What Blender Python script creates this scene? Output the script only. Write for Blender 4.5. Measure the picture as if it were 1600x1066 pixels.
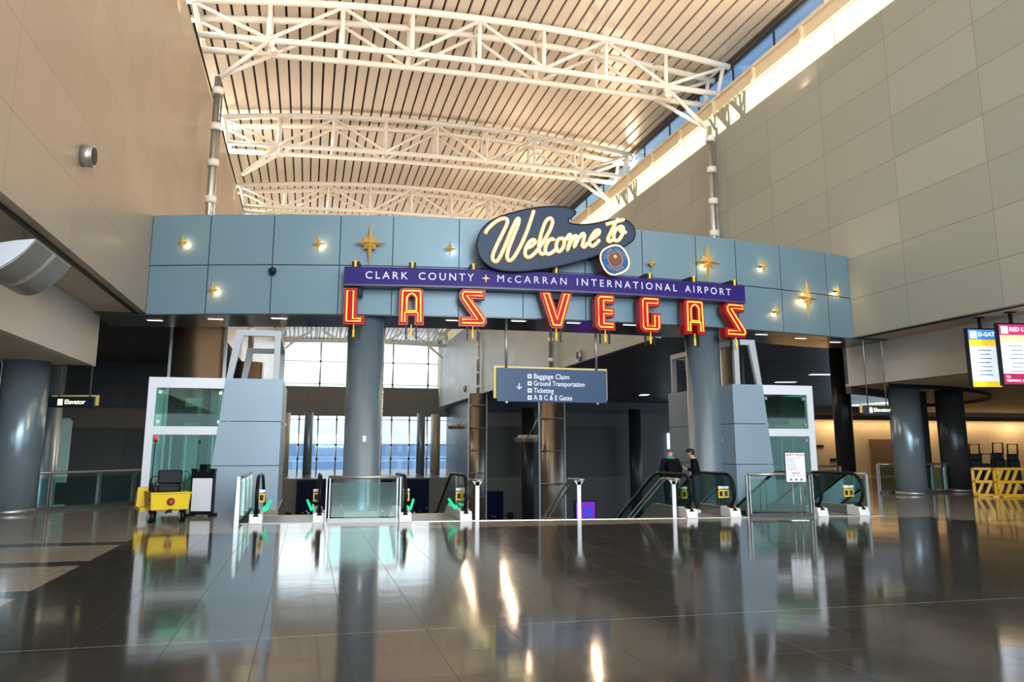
import bpy, bmesh, math, random
from mathutils import Vector, Matrix
random.seed(7)
PI = math.pi
SC = bpy.context.scene
COL = SC.collection
for o in list(bpy.data.objects): bpy.data.objects.remove(o)

# ------------------------------------------------------------------ camera
F = 1260.0; CU, CV = 800.0, 470.0; HC = 1.6
PITCH = math.atan(232.0 / F); YAW = math.atan(0.25)
cam = bpy.data.cameras.new('camera'); camo = bpy.data.objects.new('camera', cam); COL.objects.link(camo)
cam.sensor_width = 36.0; cam.lens = F / 1600 * 36.0
cam.shift_y = -(533 - CV) / 1600.0; cam.clip_end = 1000
camo.location = (0, 0, HC)
camo.rotation_euler = (PI/2 + PITCH, 0, -YAW)
SC.camera = camo
SC.view_settings.view_transform = 'Standard'; SC.view_settings.look = 'None'
SC.view_settings.gamma = 1; SC.view_settings.use_curve_mapping = False
SC.view_settings.exposure = 0.0

# ------------------------------------------------------------------ world / sky
W = bpy.data.worlds.new('sky'); SC.world = W; W.use_nodes = True
nt = W.node_tree; nt.nodes.clear()
wo = nt.nodes.new('ShaderNodeOutputWorld'); bg = nt.nodes.new('ShaderNodeBackground')
tc = nt.nodes.new('ShaderNodeTexCoord'); sp = nt.nodes.new('ShaderNodeSeparateXYZ')
rp = nt.nodes.new('ShaderNodeValToRGB')
nt.links.new(tc.outputs['Generated'], sp.inputs[0]); nt.links.new(sp.outputs['Z'], rp.inputs[0])
nt.links.new(rp.outputs[0], bg.inputs[0]); nt.links.new(bg.outputs[0], wo.inputs[0])
e = rp.color_ramp.elements
e[0].position = 0.0; e[0].color = (0.62, 0.80, 1.0, 1)
e[1].position = 0.09; e[1].color = (0.95, 0.98, 1.0, 1)
for p, c in ((0.2, (0.62, 0.82, 1.0, 1)), (0.42, (0.16, 0.30, 0.62, 1)), (1.0, (0.08, 0.17, 0.42, 1))):
    n = e.new(p); n.color = c
bg.inputs[1].default_value = 1.6

def light(name, typ, loc, energy, color, size=None, size_y=None, rot=None, spot=None, radius=None, target=None):
    l = bpy.data.lights.new(name, typ); l.energy = energy; l.color = color
    if typ == 'AREA':
        l.shape = 'RECTANGLE'; l.size = size; l.size_y = size_y or size
    if radius is not None: l.shadow_soft_size = radius
    if spot: l.spot_size = spot; l.spot_blend = 0.8
    o = bpy.data.objects.new(name, l); COL.objects.link(o); o.location = loc
    if target is not None:
        o.rotation_euler = (Vector(target) - Vector(loc)).to_track_quat('-Z', 'Y').to_euler()
    elif rot: o.rotation_euler = rot
    return o
# low warm sun coming in over the left wall through the clerestory
sun = light('sun', 'SUN', (-40, 20, 30), 26.0, (1.0, 0.74, 0.42))
sun.rotation_euler = Vector((1, -0.12, -0.1)).to_track_quat('-Z', 'Y').to_euler(); sun.data.angle = 0.004
# added fill lamps without fixtures on both wall tops, brightening the ceiling
for yy in range(0, 100, 20):
    light('ceiling_fill_left', 'AREA', (-5.0, yy+5, 16.1), 1300, (1.0, 0.82, 0.66), 0.4, 19, target=(3.5, yy+5, 20.6))
    light('ceiling_fill_right', 'AREA', (18.3, yy+5, 17.0), 2900, (1.0, 0.70, 0.46), 0.4, 19, target=(7, yy+5, 20.6))
# added lamps behind the camera: broad fill, narrow strip for column highlights
for wx, we in ((20, 1900), (4, 2000)):
    dr = light('rear_fill', 'AREA', (5, -14, 9), we, (0.86, 0.95, 1.0), wx, 14, target=(6, 30, 8)); dr.data.spread = math.radians(110)
# daylight through the far glass facade
light('daylight_far', 'AREA', (6.6, 113, 11), 1000, (0.86, 0.94, 1.0), 20, 13, target=(6.6, 0, 4))

# ------------------------------------------------------------------ projection helpers
def ray(u, v):
    """direction per unit of forward depth, hall axes (x across, y along, z up)"""
    a = u - CU; b = CV - v
    dz = F * math.sin(PITCH) + b * math.cos(PITCH)
    dy = F * math.cos(PITCH) - b * math.sin(PITCH)
    X, Z = a / dy, dz / dy
    s, c = math.sin(YAW), math.cos(YAW)
    return Vector((X * c + s, -X * s + c, Z))
def at_t(u, v, t): return Vector((0, 0, HC)) + ray(u, v) * t
def at_y(u, v, y): r = ray(u, v); return Vector((0, 0, HC)) + r * (y / r.y)
def at_x(u, v, x): r = ray(u, v); return Vector((0, 0, HC)) + r * (x / r.x)
def at_z(u, v, z=0.0): r = ray(u, v); return Vector((0, 0, HC)) + r * ((z - HC) / r.z)

# ------------------------------------------------------------------ materials
MC = {}
def mat(name, col=(.5, .5, .5), rough=.5, metal=0., emit=None, es=1., spec=None, coat=0., alpha=None):
    if name in MC: return MC[name]
    m = bpy.data.materials.new(name); m.use_nodes = True; MC[name] = m
    b = m.node_tree.nodes['Principled BSDF']
    b.inputs['Base Color'].default_value = (*col, 1); b.inputs['Roughness'].default_value = rough
    b.inputs['Metallic'].default_value = metal
    if spec is not None: b.inputs['Specular IOR Level'].default_value = spec
    if coat: b.inputs['Coat Weight'].default_value = coat; b.inputs['Coat Roughness'].default_value = 0.08
    if emit is not None:
        b.inputs['Emission Color'].default_value = (*emit, 1); b.inputs['Emission Strength'].default_value = es
    return m
def noisy(name, col, rough, metal=0., var=.12, scale=3., stretch=(1, 1, 1), rvar=.1, coat=0.):
    if name in MC: return MC[name]
    m = mat(name, col, rough, metal, coat=coat); t = m.node_tree; b = t.nodes['Principled BSDF']
    tc = t.nodes.new('ShaderNodeTexCoord'); mp = t.nodes.new('ShaderNodeMapping'); n = t.nodes.new('ShaderNodeTexNoise')
    mp.inputs['Scale'].default_value = stretch
    n.inputs['Scale'].default_value = scale; n.inputs['Detail'].default_value = 3
    t.links.new(tc.outputs['Object'], mp.inputs[0]); t.links.new(mp.outputs[0], n.inputs['Vector'])
    mr = t.nodes.new('ShaderNodeMapRange'); mr.inputs['To Min'].default_value = 1 - var; mr.inputs['To Max'].default_value = 1 + var
    t.links.new(n.outputs['Fac'], mr.inputs['Value'])
    vm = t.nodes.new('ShaderNodeVectorMath'); vm.operation = 'SCALE'; vm.inputs[0].default_value = col
    t.links.new(mr.outputs[0], vm.inputs['Scale']); t.links.new(vm.outputs[0], b.inputs['Base Color'])
    mr2 = t.nodes.new('ShaderNodeMapRange'); mr2.inputs['To Min'].default_value = max(.02, rough - rvar); mr2.inputs['To Max'].default_value = rough + rvar
    t.links.new(n.outputs['Fac'], mr2.inputs['Value']); t.links.new(mr2.outputs[0], b.inputs['Roughness'])
    return m
def panelled(name, c1, c2, seam, axes, pw, ph, rough=.45, metal=0., mortar=.012, off=(0, 0), rvar=.08):
    """panel grid with per panel tone, axes = which object coordinates run along and up"""
    if name in MC: return MC[name]
    m = mat(name, c1, rough, metal); t = m.node_tree; b = t.nodes['Principled BSDF']
    tc = t.nodes.new('ShaderNodeTexCoord'); s = t.nodes.new('ShaderNodeSeparateXYZ'); c = t.nodes.new('ShaderNodeCombineXYZ')
    t.links.new(tc.outputs['Object'], s.inputs[0])
    for i, a in enumerate(axes):
        ad = t.nodes.new('ShaderNodeMath'); ad.operation = 'ADD'; ad.inputs[1].default_value = off[i]
        t.links.new(s.outputs[a], ad.inputs[0]); t.links.new(ad.outputs[0], c.inputs[i])
    br = t.nodes.new('ShaderNodeTexBrick'); br.offset = 0; br.squash = 1
    br.inputs['Scale'].default_value = 1; br.inputs['Brick Width'].default_value = pw; br.inputs['Row Height'].default_value = ph
    br.inputs['Mortar Size'].default_value = mortar; br.inputs['Mortar Smooth'].default_value = 0.1; br.inputs['Bias'].default_value = 0
    br.inputs['Color1'].default_value = (*c1, 1); br.inputs['Color2'].default_value = (*c2, 1); br.inputs['Mortar'].default_value = (*seam, 1)
    t.links.new(c.outputs[0], br.inputs['Vector']); t.links.new(br.outputs['Color'], b.inputs['Base Color'])
    n = t.nodes.new('ShaderNodeTexNoise'); n.inputs['Scale'].default_value = .5; t.links.new(tc.outputs['Object'], n.inputs['Vector'])
    mr = t.nodes.new('ShaderNodeMapRange'); mr.inputs['To Min'].default_value = rough - rvar; mr.inputs['To Max'].default_value = rough + rvar
    t.links.new(n.outputs['Fac'], mr.inputs['Value']); t.links.new(mr.outputs[0], b.inputs['Roughness'])
    return m
def glass(name, tint=(.85, .95, .93), gloss=.12, rough=.02):
    if name in MC: return MC[name]
    m = bpy.data.materials.new(name); m.use_nodes = True; MC[name] = m; t = m.node_tree; t.nodes.clear()
    o = t.nodes.new('ShaderNodeOutputMaterial'); mx = t.nodes.new('ShaderNodeMixShader')
    tr = t.nodes.new('ShaderNodeBsdfTransparent'); gl = t.nodes.new('ShaderNodeBsdfGlossy'); fr = t.nodes.new('ShaderNodeLayerWeight')
    tr.inputs[0].default_value = (*tint, 1); gl.inputs['Roughness'].default_value = rough; gl.inputs[0].default_value = (.9, 1, .97, 1)
    fr.inputs[0].default_value = .25
    ad = t.nodes.new('ShaderNodeMath'); ad.operation = 'MULTIPLY_ADD'; ad.inputs[1].default_value = .6; ad.inputs[2].default_value = gloss
    t.links.new(fr.outputs['Fresnel'], ad.inputs[0]); t.links.new(ad.outputs[0], mx.inputs[0])
    t.links.new(tr.outputs[0], mx.inputs[1]); t.links.new(gl.outputs[0], mx.inputs[2]); t.links.new(mx.outputs[0], o.inputs[0])
    return m
def emis(name, col, s): return mat(name, tuple(min(1, c) for c in col), .5, emit=col, es=s)

M_beige = mat('beige_paint', (.50, .43, .33), .55)
M_whitewall = mat('warm_white_paint', (.60, .57, .52), .6)
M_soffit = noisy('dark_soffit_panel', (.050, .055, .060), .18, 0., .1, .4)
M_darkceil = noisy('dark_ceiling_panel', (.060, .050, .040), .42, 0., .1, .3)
M_dark = mat('near_black', (.010, .011, .013), .45, spec=.25)
M_black = mat('black_rubber', (.004, .004, .005), .35, spec=.25)
M_steel = noisy('brushed_steel', (.50, .52, .52), .38, .9, .05, 8)
M_whitesteel = mat('white_steel_paint', (.90, .84, .76), .42)
M_white = mat('white_paint', (.82, .82, .84), .4)
M_whitebright = mat('bright_white_panel', (.80, .82, .88), .35)
M_bluecol = noisy('slate_blue_lacquer', (.26, .34, .40), .24, .5, .03, .6, rvar=.005)
M_bronze = noisy('bronze_steel', (.30, .255, .21), .36, .8, .03, 1, rvar=.02)
M_glass = glass('balustrade_glass', (.66, .84, .81), .05)
M_clear = glass('clear_glass', (.93, .98, .98), .04)
M_green = glass('elevator_glass', (.50, .74, .66), .06)
M_gold = mat('gold_paint', (.74, .45, .12), .32, .35)
M_red = mat('sign_red', (.42, .004, .024), .5, spec=.15)
M_redcase = mat('sign_red_case', (.40, .006, .008), .4)
M_neon = emis('neon_yellow', (1.0, .50, .06), 1.6)
M_neoncream = emis('neon_cream', (1.0, .80, .38), 1.25)
M_yellow = mat('cart_yellow', (.86, .60, .02), .3, coat=.3)
M_barrier = mat('barrier_yellow', (.80, .45, .01), .4)
M_purple = mat('sign_purple', (.034, .018, .16), .5, spec=.15)
M_navy = mat('sign_navy', (.035, .075, .16), .3)
M_letterw = mat('lettering_white', (.82, .84, .92), .5, emit=(.8, .85, 1), es=.25)
M_edge = mat('sign_yellow_edge', (.78, .62, .20), .5)
M_panelblue = noisy('blue_grey_panel', (.165, .265, .325), .42, .1, .05, .6)
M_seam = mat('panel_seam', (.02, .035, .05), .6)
M_skin = mat('skin', (.50, .28, .19), .5)

# ------------------------------------------------------------------ mesh builder
class MB:
    def __init__(s): s.bm = bmesh.new(); s.mats = []
    def mi(s, m):
        if m not in s.mats: s.mats.append(m)
        return s.mats.index(m)
    def face(s, pts, m=None, smooth=False):
        vs = [s.bm.verts.new(p) for p in pts]; f = s.bm.faces.new(vs)
        if m: f.material_index = s.mi(m)
        f.smooth = smooth; return f
    def box(s, a, b, m=None, M=None):
        x0, y0, z0 = a; x1, y1, z1 = b
        P = [Vector(p) for p in ((x0,y0,z0),(x1,y0,z0),(x1,y1,z0),(x0,y1,z0),(x0,y0,z1),(x1,y0,z1),(x1,y1,z1),(x0,y1,z1))]
        if M: P = [M @ p for p in P]
        return s.hexa(P, m)
    def hexa(s, P, m=None):
        v = [s.bm.verts.new(p) for p in P]; k = s.mi(m) if m else 0
        for q in ((0,3,2,1),(4,5,6,7),(0,1,5,4),(1,2,6,5),(2,3,7,6),(3,0,4,7)):
            f = s.bm.faces.new([v[i] for i in q]); f.material_index = k
        return s
    def tube(s, pts, r, m=None, n=10, closed=False, flat=None, caps=True):
        pts = [Vector(p) for p in pts]; k = s.mi(m) if m else 0
        N = len(pts); rings = []; ref = None
        for i, p in enumerate(pts):
            if closed: d = pts[(i+1) % N] - pts[i-1]
            elif i == 0: d = pts[1] - p
            elif i == N-1: d = p - pts[i-1]
            else: d = (pts[i+1]-p).normalized() + (p-pts[i-1]).normalized()
            d.normalize()
            if flat is not None: w = Vector(flat)
            else:
                if ref is None: ref = Vector((0,0,1)) if abs(d.z) < .95 else Vector((1,0,0))
                w = ref
            a = d.cross(w)
            if a.length < 1e-5: a = d.cross(Vector((1,0,0)))
            a.normalize(); b = a.cross(d).normalized()
            if flat is None: ref = b
            rr = r[i] if isinstance(r, (list, tuple)) else r
            ra, rb = (rr, rr) if not isinstance(rr, tuple) else rr
            rings.append([s.bm.verts.new(p + a*ra*math.cos(t*2*PI/n) + b*rb*math.sin(t*2*PI/n)) for t in range(n)])
        for i in range(N if closed else N-1):
            A, B = rings[i], rings[(i+1) % N]
            for t in range(n):
                f = s.bm.faces.new((A[t], A[(t+1) % n], B[(t+1) % n], B[t])); f.smooth = True; f.material_index = k
        if caps and not closed:
            f = s.bm.faces.new(list(reversed(rings[0]))); f.material_index = k
            f = s.bm.faces.new(rings[-1]); f.material_index = k
        return s
    def lathe(s, prof, c=(0,0,0), n=32, m=None, sx=1, sy=1):
        k = s.mi(m) if m else 0; c = Vector(c); R = []
        for r, z in prof:
            R.append([s.bm.verts.new(c + Vector((sx*r*math.cos(t*2*PI/n), sy*r*math.sin(t*2*PI/n), z))) for t in range(n)])
        for A, B in zip(R, R[1:]):
            for t in range(n):
                f = s.bm.faces.new((A[t], A[(t+1) % n], B[(t+1) % n], B[t])); f.smooth = True; f.material_index = k
        for ring, rev in ((R[0], True), (R[-1], False)):
            f = s.bm.faces.new(list(reversed(ring)) if rev else ring); f.material_index = k
        return s
    def prism(s, poly, y0, y1, m=None, side=None, holes=(), fn=None, back=True):
        """outline in local x,z extruded from y0 (front) to y1 (back)"""
        from mathutils.geometry import tessellate_polygon
        fn = fn or (lambda x, y, z: Vector((x, y, z)))
        loops = [poly] + list(holes)
        flat = [p for l in loops for p in l]
        tris = tessellate_polygon([[Vector((p[0], p[1], 0)) for p in l] for l in loops])
        k = s.mi(m) if m else 0; ks = s.mi(side) if side else k
        for y, on in ((y0, True), (y1, back)):
            if not on: continue
            vs = [s.bm.verts.new(fn(p[0], y, p[1])) for p in flat]
            for t in tris:
                try:
                    f = s.bm.faces.new([vs[i] for i in t]); f.material_index = k if y == y0 else ks
                except ValueError: pass
        for l in loops:
            N = len(l)
            A = [s.bm.verts.new(fn(p[0], y0, p[1])) for p in l]; B = [s.bm.verts.new(fn(p[0], y1, p[1])) for p in l]
            for i in range(N):
                f = s.bm.faces.new((A[i], A[(i+1) % N], B[(i+1) % N], B[i])); f.material_index = ks
        return s
    def sphere(s, c, r, m=None, n=12, sc=(1,1,1)):
        prof = [(max(1e-4, math.sin(PI*i/n))*r, -math.cos(PI*i/n)*r*sc[2]) for i in range(n+1)]
        return s.lathe(prof, c, max(8, n+4), m, sc[0], sc[1])
    def build(s, name, m=None, parent=None, bevel=0, fixn=True):
        if fixn: bmesh.ops.recalc_face_normals(s.bm, faces=s.bm.faces)
        me = bpy.data.meshes.new(name); s.bm.to_mesh(me); s.bm.free()
        if s.mats:
            for x in s.mats: me.materials.append(x)
        elif m: me.materials.append(m)
        o = bpy.data.objects.new(name, me); COL.objects.link(o)
        if parent: o.parent = parent
        if bevel:
            b = o.modifiers.new('bevel', 'BEVEL'); b.width = bevel; b.segments = 2; b.limit_method = 'ANGLE'
        return o
def tag(o, label, cat, group=None, kind=None):
    o['label'] = label; o['category'] = cat
    if group: o['group'] = group
    if kind: o['kind'] = kind
    return o
def thing(name, label, cat, loc=(0,0,0), rz=0., group=None, M=None):
    o = bpy.data.objects.new(name, None); COL.objects.link(o); o.empty_display_size = .2
    if M is not None: o.matrix_world = M
    else: o.location = loc; o.rotation_euler = (0, 0, rz)
    return tag(o, label, cat, group)
def struct(name, mb, m=None):
    o = mb.build(name, m); o['kind'] = 'structure'; return o
KIDS = {}
def copy_tree(o, parent=None):
    c = o.copy(); COL.objects.link(c)
    if parent: c.parent = parent
    for ch in list(o.children): copy_tree(ch, c)
    return c
def text_mesh(body, size, depth=.004, spacing=1., align='LEFT', shear=0., bold=0., fontscale=1.):
    """returns list of (verts, faces) from the built in font, text lies in x,y"""
    cu = bpy.data.curves.new('t', 'FONT'); cu.body = body; cu.size = size; cu.extrude = depth; cu.space_character = spacing
    cu.align_x = align; cu.align_y = 'CENTER'; cu.shear = shear; cu.offset = bold; cu.resolution_u = 3
    ob = bpy.data.objects.new('t', cu); COL.objects.link(ob)
    dg = bpy.context.evaluated_depsgraph_get(); dg.update()
    me = bpy.data.meshes.new_from_object(ob.evaluated_get(dg))
    vs = [v.co.copy() for v in me.vertices]; fs = [tuple(p.vertices) for p in me.polygons]
    bpy.data.objects.remove(ob); bpy.data.curves.remove(cu); bpy.data.meshes.remove(me)
    return vs, fs
def text(name, body, size, m, parent=None, pos=(0,0,0), fn=None, **kw):
    """text standing upright in local x,z facing -y"""
    vs, fs = text_mesh(body, size, **kw)
    P = Vector(pos)
    vs = [Vector((v.x, -v.z, v.y)) + P for v in vs]
    if fn: vs = [fn(v) for v in vs]
    me = bpy.data.meshes.new(name); me.from_pydata(vs, [], fs); me.materials.append(m)
    o = bpy.data.objects.new(name, me); COL.objects.link(o)
    if parent: o.parent = parent
    return o
def catmull(P, n=6, closed=False):
    P = [Vector(p) for p in P]; out = []; N = len(P)
    for i in range(N if closed else N-1):
        p0 = P[(i-1) % N] if closed or i > 0 else P[0]; p1 = P[i]; p2 = P[(i+1) % N]
        p3 = P[(i+2) % N] if closed or i+2 < N else P[-1]
        for k in range(n):
            t = k/n
            out.append(.5*((2*p1) + (-p0+p2)*t + (2*p0-5*p1+4*p2-p3)*t*t + (-p0+3*p1-3*p2+p3)*t**3))
    if not closed: out.append(P[-1])
    return out

# ================================================================== SETTING
XL, XR, ZB = -4.5, 17.7, 5.3          # hall walls and their lower edge
Y0, YF, YFAR = -10., 24.0, 115.
ZC = 7.4                              # ceiling of the side spaces behind the beam
ZLOW = 3.86
XE0, XE1 = -1.45, 13.75               # opening for escalators and stair
def yedge(x): return 18.9 - .1*x

# floor: pale border with dark cross bands, dark polished tiles between
def floor_mat():
    m = bpy.data.materials.new('polished_stone_tiles'); m.use_nodes = True; t = m.node_tree; b = t.nodes['Principled BSDF']
    tc = t.nodes.new('ShaderNodeTexCoord'); s = t.nodes.new('ShaderNodeSeparateXYZ'); t.links.new(tc.outputs['Object'], s.inputs[0])
    def mth(op, a, bb, c=None):
        n = t.nodes.new('ShaderNodeMath'); n.operation = op
        for i, q in enumerate((a, bb, c)):
            if q is None: continue
            if isinstance(q, (int, float)): n.inputs[i].default_value = q
            else: t.links.new(q, n.inputs[i])
        return n.outputs[0]
    mp = t.nodes.new('ShaderNodeMapping'); mp.inputs['Location'].default_value = (.33, .4, 0); t.links.new(tc.outputs['Object'], mp.inputs[0])
    br = t.nodes.new('ShaderNodeTexBrick'); br.offset = 0; br.inputs['Scale'].default_value = 1
    br.inputs['Brick Width'].default_value = .72; br.inputs['Row Height'].default_value = .72
    br.inputs['Mortar Size'].default_value = .003; br.inputs['Mortar Smooth'].default_value = .2; br.inputs['Bias'].default_value = 0
    br.inputs['Color1'].default_value = (.046, .046, .040, 1); br.inputs['Color2'].default_value = (.058, .057, .050, 1); br.inputs['Mortar'].default_value = (.018, .017, .015, 1)
    t.links.new(mp.outputs[0], br.inputs['Vector'])
    sp_ = t.nodes.new('ShaderNodeTexNoise'); sp_.inputs['Scale'].default_value = 60; t.links.new(tc.outputs['Object'], sp_.inputs['Vector'])
    # masks
    left = mth('LESS_THAN', s.outputs['X'], -3.0); right = mth('GREATER_THAN', s.outputs['X'], 14.6)
    bord = mth('MAXIMUM', left, right)
    md = mth('MODULO', mth('ADD', s.outputs['Y'], 100 - 11.45), 2.6)
    band = mth('GREATER_THAN', md, .5)
    pale = mth('MULTIPLY', bord, band)
    pale2 = mth('MULTIPLY', mth('GREATER_THAN', s.outputs['Y'], 17.0), 1.0)
    pale3 = mth('MAXIMUM', pale, mth('MULTIPLY', pale2, 1.0))
    mx = t.nodes.new('ShaderNodeMix'); mx.data_type = 'RGBA'; t.links.new(pale3, mx.inputs[0])
    t.links.new(br.outputs['Color'], mx.inputs[6]); mx.inputs[7].default_value = (.38, .33, .26, 1)
    # expansion joints
    j1 = mth('LESS_THAN', mth('ABSOLUTE', mth('SUBTRACT', s.outputs['X'], .155), 0), .011)
    j2 = mth('LESS_THAN', mth('ABSOLUTE', mth('SUBTRACT', s.outputs['Y'], 7.65), 0), .008)
    mx2 = t.nodes.new('ShaderNodeMix'); mx2.data_type = 'RGBA'; t.links.new(j1, mx2.inputs[0]); t.links.new(mx.outputs[2], mx2.inputs[6]); mx2.inputs[7].default_value = (.01, .01, .012, 1)
    mx3 = t.nodes.new('ShaderNodeMix'); mx3.data_type = 'RGBA'; t.links.new(j2, mx3.inputs[0]); t.links.new(mx2.outputs[2], mx3.inputs[6]); mx3.inputs[7].default_value = (.30, .29, .26, 1)
    t.links.new(mx3.outputs[2], b.inputs['Base Color'])
    n2 = t.nodes.new('ShaderNodeTexNoise'); n2.inputs['Scale'].default_value = 1.1; n2.inputs['Detail'].default_value = 4; t.links.new(tc.outputs['Object'], n2.inputs['Vector'])
    mr = t.nodes.new('ShaderNodeMapRange'); mr.inputs['To Min'].default_value = .045; mr.inputs['To Max'].default_value = .13; t.links.new(n2.outputs['Fac'], mr.inputs['Value'])
    r2 = mth('ADD', mr.outputs[0], mth('MULTIPLY', mth('SUBTRACT', 1.0, mth('SUBTRACT', 1.0, br.outputs['Fac'])), .4))
    t.links.new(r2, b.inputs['Roughness'])
    n3 = t.nodes.new('ShaderNodeTexNoise'); n3.inputs['Scale'].default_value = 2.2; n3.inputs['Detail'].default_value = 2; t.links.new(tc.outputs['Object'], n3.inputs['Vector'])
    bp = t.nodes.new('ShaderNodeBump'); bp.inputs['Strength'].default_value = .05; bp.inputs['Distance'].default_value = .02
    t.links.new(n3.outputs['Fac'], bp.inputs['Height']); t.links.new(bp.outputs[0], b.inputs['Normal'])
    b.inputs['IOR'].default_value = 1.5; b.inputs['Coat Weight'].default_value = .0
    return m
M_floor = floor_mat()
fb = MB()
yl, yr = yedge(XE0), yedge(XE1)
def slab(poly, z0, z1, mb, m=None):
    n = len(poly)
    mb.face([(x, y, z1) for x, y in poly], m); mb.face([(x, y, z0) for x, y in reversed(poly)], m)
    for i in range(n):
        a, b = poly[i], poly[(i+1) % n]
        mb.face([(a[0], a[1], z0), (b[0], b[1], z0), (b[0], b[1], z1), (a[0], a[1], z1)], m)
slab([(-22, Y0), (62, Y0), (62, 15), (XE1, yr), (XE0, yl), (-22, yl)], -.5, 0, fb)
slab([(-22, yl), (XE0, yl), (XE0, 27.0), (-22, 27.0)], -.5, 0, fb)
slab([(XE1, yr), (62, 15), (62, 44), (26, 44), (23, 36), (21, 29.5), (19, 26.5), (XE1, 26.5)], -.5, 0, fb)
slab([(1.0, 22.0), (1.9, 22.0), (1.9, 24.3), (1.0, 24.3)], -.5, 0, fb)
slab([(12.0, 21.75), (XE1, 21.75), (XE1, 26.5), (12.0, 26.5)], -.15, 0, fb)
slab([(XE0, 23.1), (-.68, 23.1), (-.68, 27.6), (XE0, 27.6)], -.15, 0, fb)
struct('floor', fb, M_floor)
lf = MB(); slab([(-40, 15), (80, 15), (80, 97), (-40, 97)], -9.4, -9.2, lf)
slab([(-40, 97), (80, 97), (80, 140), (-40, 140)], -1.9, -1.7, lf)
struct('floor_lower', lf, noisy('lower_floor_stone', (.16, .15, .14), .25))
# nosing along the opening
tr = MB()
for i in range(24):
    x0 = XE0 + (XE1-XE0)*i/24; x1 = XE0 + (XE1-XE0)*(i+1)/24
    if x0 < 3.9 or x0 > 8.3 or True:
        tr.hexa([Vector(p) for p in ((x0, yedge(x0)-.02, -.3), (x1, yedge(x1)-.02, -.3), (x1, yedge(x1)+.04, -.3), (x0, yedge(x0)+.04, -.3),
                 (x0, yedge(x0)-.02, .012), (x1, yedge(x1)-.02, .012), (x1, yedge(x1)+.04, .012), (x0, yedge(x0)+.04, .012))])
struct('trim_1', tr, mat('nosing_metal', (.55, .52, .45), .35, .6))

# upper walls of the hall
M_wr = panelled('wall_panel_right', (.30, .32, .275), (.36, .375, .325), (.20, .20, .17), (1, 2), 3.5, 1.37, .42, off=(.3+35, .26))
M_wl = panelled('wall_panel_left', (.365, .30, .225), (.395, .33, .25), (.27, .215, .16), (1, 2), 3.5, 1.37, .33, off=(1.2+35, .26), rvar=.1)  # browner than the right wall, warm light put into the colour
w = MB(); w.box((XR, Y0, ZB), (XR+.25, YF, 16.9)); w.box((XR, YF, ZC), (XR+.25, YFAR, 16.9)); w.box((XR+.25, Y0, 15.9), (XR+1.3, YFAR, 16.3))
struct('wall_right', w, M_wr)
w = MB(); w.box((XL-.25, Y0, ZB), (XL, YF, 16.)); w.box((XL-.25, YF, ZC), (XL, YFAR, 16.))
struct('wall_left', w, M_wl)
w = MB(); w.box((-6.6, Y0, ZC), (-6.4, YFAR, 18.25)); w.box((-6.4, Y0, 15.6), (XL-.25, YFAR, 15.8))
struct('wall_clerestory_left', w, M_beige)
# right cornice with ribs
w = MB(); w.box((XR+.1, Y0, 16.9), (XR+.3, YFAR, 17.6)); w.box((XR-.04, Y0, 17.6), (XR+1.2, YFAR, 17.70))
y = Y0
while y < YFAR:
    w.box((XR-.05, y, 16.9), (XR+.1, y+.14, 17.6)); y += 3.5
w.box((XR-.08, Y0, 16.84), (XR+.3, YFAR, 16.9))
struct('trim_2', w, mat('cornice_cream', (.82, .70, .50), .5))
# clerestory glazing both sides
for n, x, z0, z1 in ((1, XR+1.1, 17.70, 19.45), (2, -6.5, 18.25, 19.6)):
    w = MB(); w.box((x-.01, Y0, z0), (x+.01, YFAR, z1), M_clear)
    y = Y0
    while y < YFAR:
        w.box((x-.03, y, z0), (x+.03, y+.05, z1), M_dark); y += 3.5 if n == 1 else 12
    struct('window_%d' % n, w)
w = MB(); x = XR+1.1
w.box((x-.2, Y0, 19.62), (x+.2, YFAR, 19.80)); w.tube([(x-.12, Y0, 19.56), (x-.12, YFAR, 19.56)], .07); w.tube([(x-.02, Y0, 19.44), (x-.02, YFAR, 19.44)], .04)
struct('trim_3', w, mat('window_head_dark', (.10, .09, .08), .35, .5))
# ribbed roof deck
def zdeck(x): return 20.6 - .0057*(x-6.6)**2
M_deck = noisy('cream_roof_deck', (.78, .71, .61), .33, .1, .05, .25, (1, .3, 1), rvar=.06); M_groove = mat('deck_groove', (.030, .022, .016), .8)
w = MB(); x = -7.2; st = .555
while x < 18.7:
    xa, xb = x, x+st-.105
    w.face([(xa, Y0, zdeck(xa)), (xb, Y0, zdeck(xb)), (xb, YFAR, zdeck(xb)), (xa, YFAR, zdeck(xa))], M_deck)
    for q in (xa, xb): w.face([(q, Y0, zdeck(q)), (q, YFAR, zdeck(q)), (q, YFAR, zdeck(q)+.14), (q, Y0, zdeck(q)+.14)], M_deck)
    xc = x+st
    w.face([(xb, Y0, zdeck(xb)+.14), (xc, Y0, zdeck(xc)+.14), (xc, YFAR, zdeck(xc)+.14), (xb, YFAR, zdeck(xb)+.14)], M_groove)
    w.face([(xa, Y0, zdeck(xa)+.3), (xc, Y0, zdeck(xc)+.3), (xc, YFAR, zdeck(xc)+.3), (xa, YFAR, zdeck(xa)+.3)], M_deck)
    x += st
struct('ceiling', w)

w = MB()
for k in range(40):
    xa = XL + k*.555; xb = xa + .45
    w.face([(xa, 98, 17.9), (xb, 98, 17.9), (xb, YFAR, 16.5), (xa, YFAR, 16.5)], M_deck); w.face([(xb, 98, 18.04), (xa+.555, 98, 18.04), (xa+.555, YFAR, 16.64), (xb, YFAR, 16.64)], M_groove)
w.box((XL, YFAR-.3, 16.5), (XR, YFAR, 20.5), M_deck)
struct('ceiling_far_end', w)
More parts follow.
